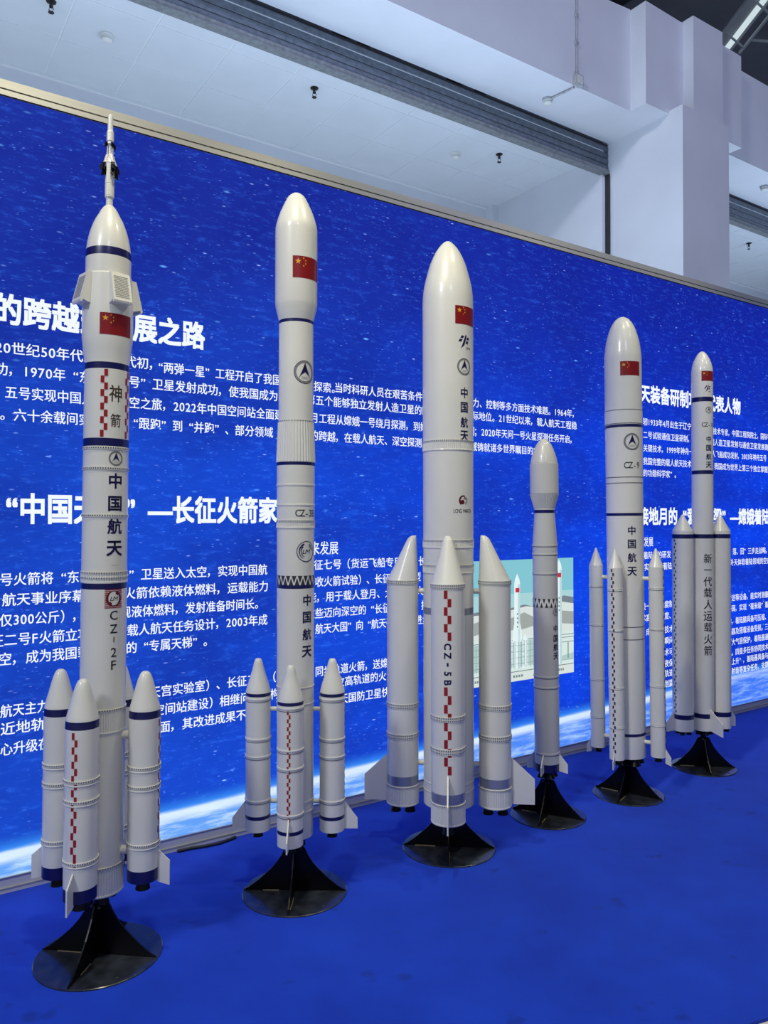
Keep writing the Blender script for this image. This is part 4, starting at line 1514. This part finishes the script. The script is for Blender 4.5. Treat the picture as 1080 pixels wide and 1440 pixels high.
letters([('中', 4.3, 1.6063, 0.0531), ('国', 4.3, 1.5257, 0.0531), ('航', 4.3, 1.4452, 0.0540), ('天', 4.3, 1.3625, 0.0540)], 'navy_lettering', root, rf, M_INK, 0.022)
m = MB()
for k in range(5):
    a = R(20 + 72 * k)
    nozzle_mb(m, 0.066 * math.sin(a), -0.066 * math.cos(a), 0.020, 0.036, 0.243, 0.195)
m.build('engine_cluster', root)
m = MB()
m.lathe(P([(0.0, 1.4993), (0.0052, 1.4963), (0.0414, 1.3921), (0.0429, 1.3877), (0.0440, 0.2621)]), seg=56, mat=M_WHITE)
for a, c in ((1.2662, 1.2532), (1.0256, 1.0148), (0.6901, 0.6771), (0.4587, 0.4457)):
    ring(m, 0.0435, a, a - 0.004, 0.002)
    ring(m, 0.0435, c + 0.004, c, 0.002)
    ring(m, 0.0435, c - 0.001, c - 0.003, 0.0008, mat=M_GREY)
bo = m.build('booster', root, sharp=13)
stripe(bo, 0.0436, 0.300, 1.383, 46, 0.0085, (M_MAROON, M_CHAR), fill=0.72)
fin_mb('fin', bo, 0, 0.041, [(0, 0.315), (0.034, 0.262), (0.034, 0.214), (0, 0.226)], 0.005)
m = MB()
nozzle_mb(m, 0, 0, 0.017, 0.022, 0.264, 0.232)
m.build('nozzle', bo)
for z in (1.3161, 0.3355):
    m = MB()
    m.tube([(0, 0.038, z), (0, 0.085, z)], 0.0125, M_WHITE, seg=16)
    m.build('strut', bo)
for k in range(4):
    q = bo if k == 0 else copy_tree(bo, root)
    place_booster(q, 0.184, -36 + 90 * k)
stand(root, 0.21, -36, 0.25, 0.022)
lean_parts(root, -0.0096)

# ------------------------------------------------------------------ sixth rocket: three equal cores side by side
root = empty('rocket_model', (2.158, 5.230, 0))
tag(root, 'white rocket of three equal cores side by side with one tall upper stage, far right', 'rocket model')
prof = P([(0.0, 2.8123), (0.0125, 2.8092), (0.0278, 2.7955), (0.0423, 2.7713), (0.0534, 2.7471), (0.0624, 2.718), (0.0679, 2.689), (0.0699, 2.6648), (0.0695, 2.4955, 'n'), (0.0695, 2.4641), (0.069, 2.0028, 'n'), (0.069, 1.9762), (0.069, 1.5736, 'n'), (0.069, 1.5447), (0.0679, 0.3719, 'n'), (0.0679, 0.3408), (0.0679, 0.2569)], 8)
rf = radius_of(prof)
m = MB()
m.lathe(prof, seg=72, mat=M_WHITE)
m.build('core_stage', root, sharp=13)
flag_art(0.100, 0.0666).wrap('flag_decal', root, 16.0, 2.6353, rf)['label'] = 'red Chinese flag decal'
slash_emblem(0.045).wrap('blade_emblem', root, 8.0, 2.5514, rf)
arrow_emblem(0.0452).wrap('arrow_emblem', root, 14.0, 2.4061, rf)
letters([('CZ-10', 14.0, 2.3081, 0.0285)], 'type_lettering', root, rf, M_CHAR, 0.010, 0.84)
letters([('中', 14.4, 2.2106, 0.0404), ('国', 14.4, 2.1519, 0.0404), ('航', 14.4, 2.0938, 0.0404), ('天', 14.4, 2.039, 0.0404)], 'navy_lettering', root, rf, M_INK, 0.022)
letters([(c, 7.0, z, h) for c, z, h in zip('新一代载人运载火箭', (1.4109, 1.3350, 1.2566, 1.183, 1.1047, 1.0264, 0.9529, 0.8723, 0.7964), (0.064, 0.006, 0.064, 0.064, 0.064, 0.064, 0.064, 0.064, 0.064))], 'long_lettering', root, rf, M_CHAR, 0.014, 0.9)
m = MB()
for k in range(5):
    a = R(72 * k)
    nozzle_mb(m, 0.042 * math.sin(a), -0.042 * math.cos(a), 0.014, 0.021, 0.258, 0.228)
m.build('engine_cluster', root)
for az in (18, 198):
    fin_mb('fin', root, az, 0.066, [(0, 0.405), (0.118, 0.330), (0.118, 0.246), (0, 0.262)], 0.006)
m = MB()
m.lathe(P([(0.0, 1.7062), (0.0078, 1.7037), (0.0657, 1.5953), (0.0679, 1.5736, 'n'), (0.0679, 1.5447), (0.0679, 0.3719, 'n'), (0.0679, 0.3408), (0.0679, 0.2617)]), seg=72, mat=M_WHITE)
bo = m.build('booster', root, sharp=13)
stripe(bo, 0.0679, 0.3767, 1.5399, 50, 0.009, (M_MAROON, M_CHAR), az=12, fill=0.6)
fin_mb('fin', bo, 0, 0.065, [(0, 0.395), (0.058, 0.320), (0.058, 0.256), (0, 0.262)], 0.006)
m = MB()
for k in range(4):
    a = R(45 + 90 * k)
    nozzle_mb(m, 0.036 * math.sin(a), -0.036 * math.cos(a), 0.013, 0.019, 0.263, 0.235)
m.build('nozzle', bo)
q = copy_tree(bo, root)
place_booster(bo, 0.153, -77)
place_booster(q, 0.1435, 108)
stand(root, 0.208, -8, 0.265)
lean_parts(root, 0.0006)

# the lettering source is no longer needed
bpy.data.objects.remove(_font_obj)
bpy.data.curves.remove(_curve)
bpy.context.view_layer.update()
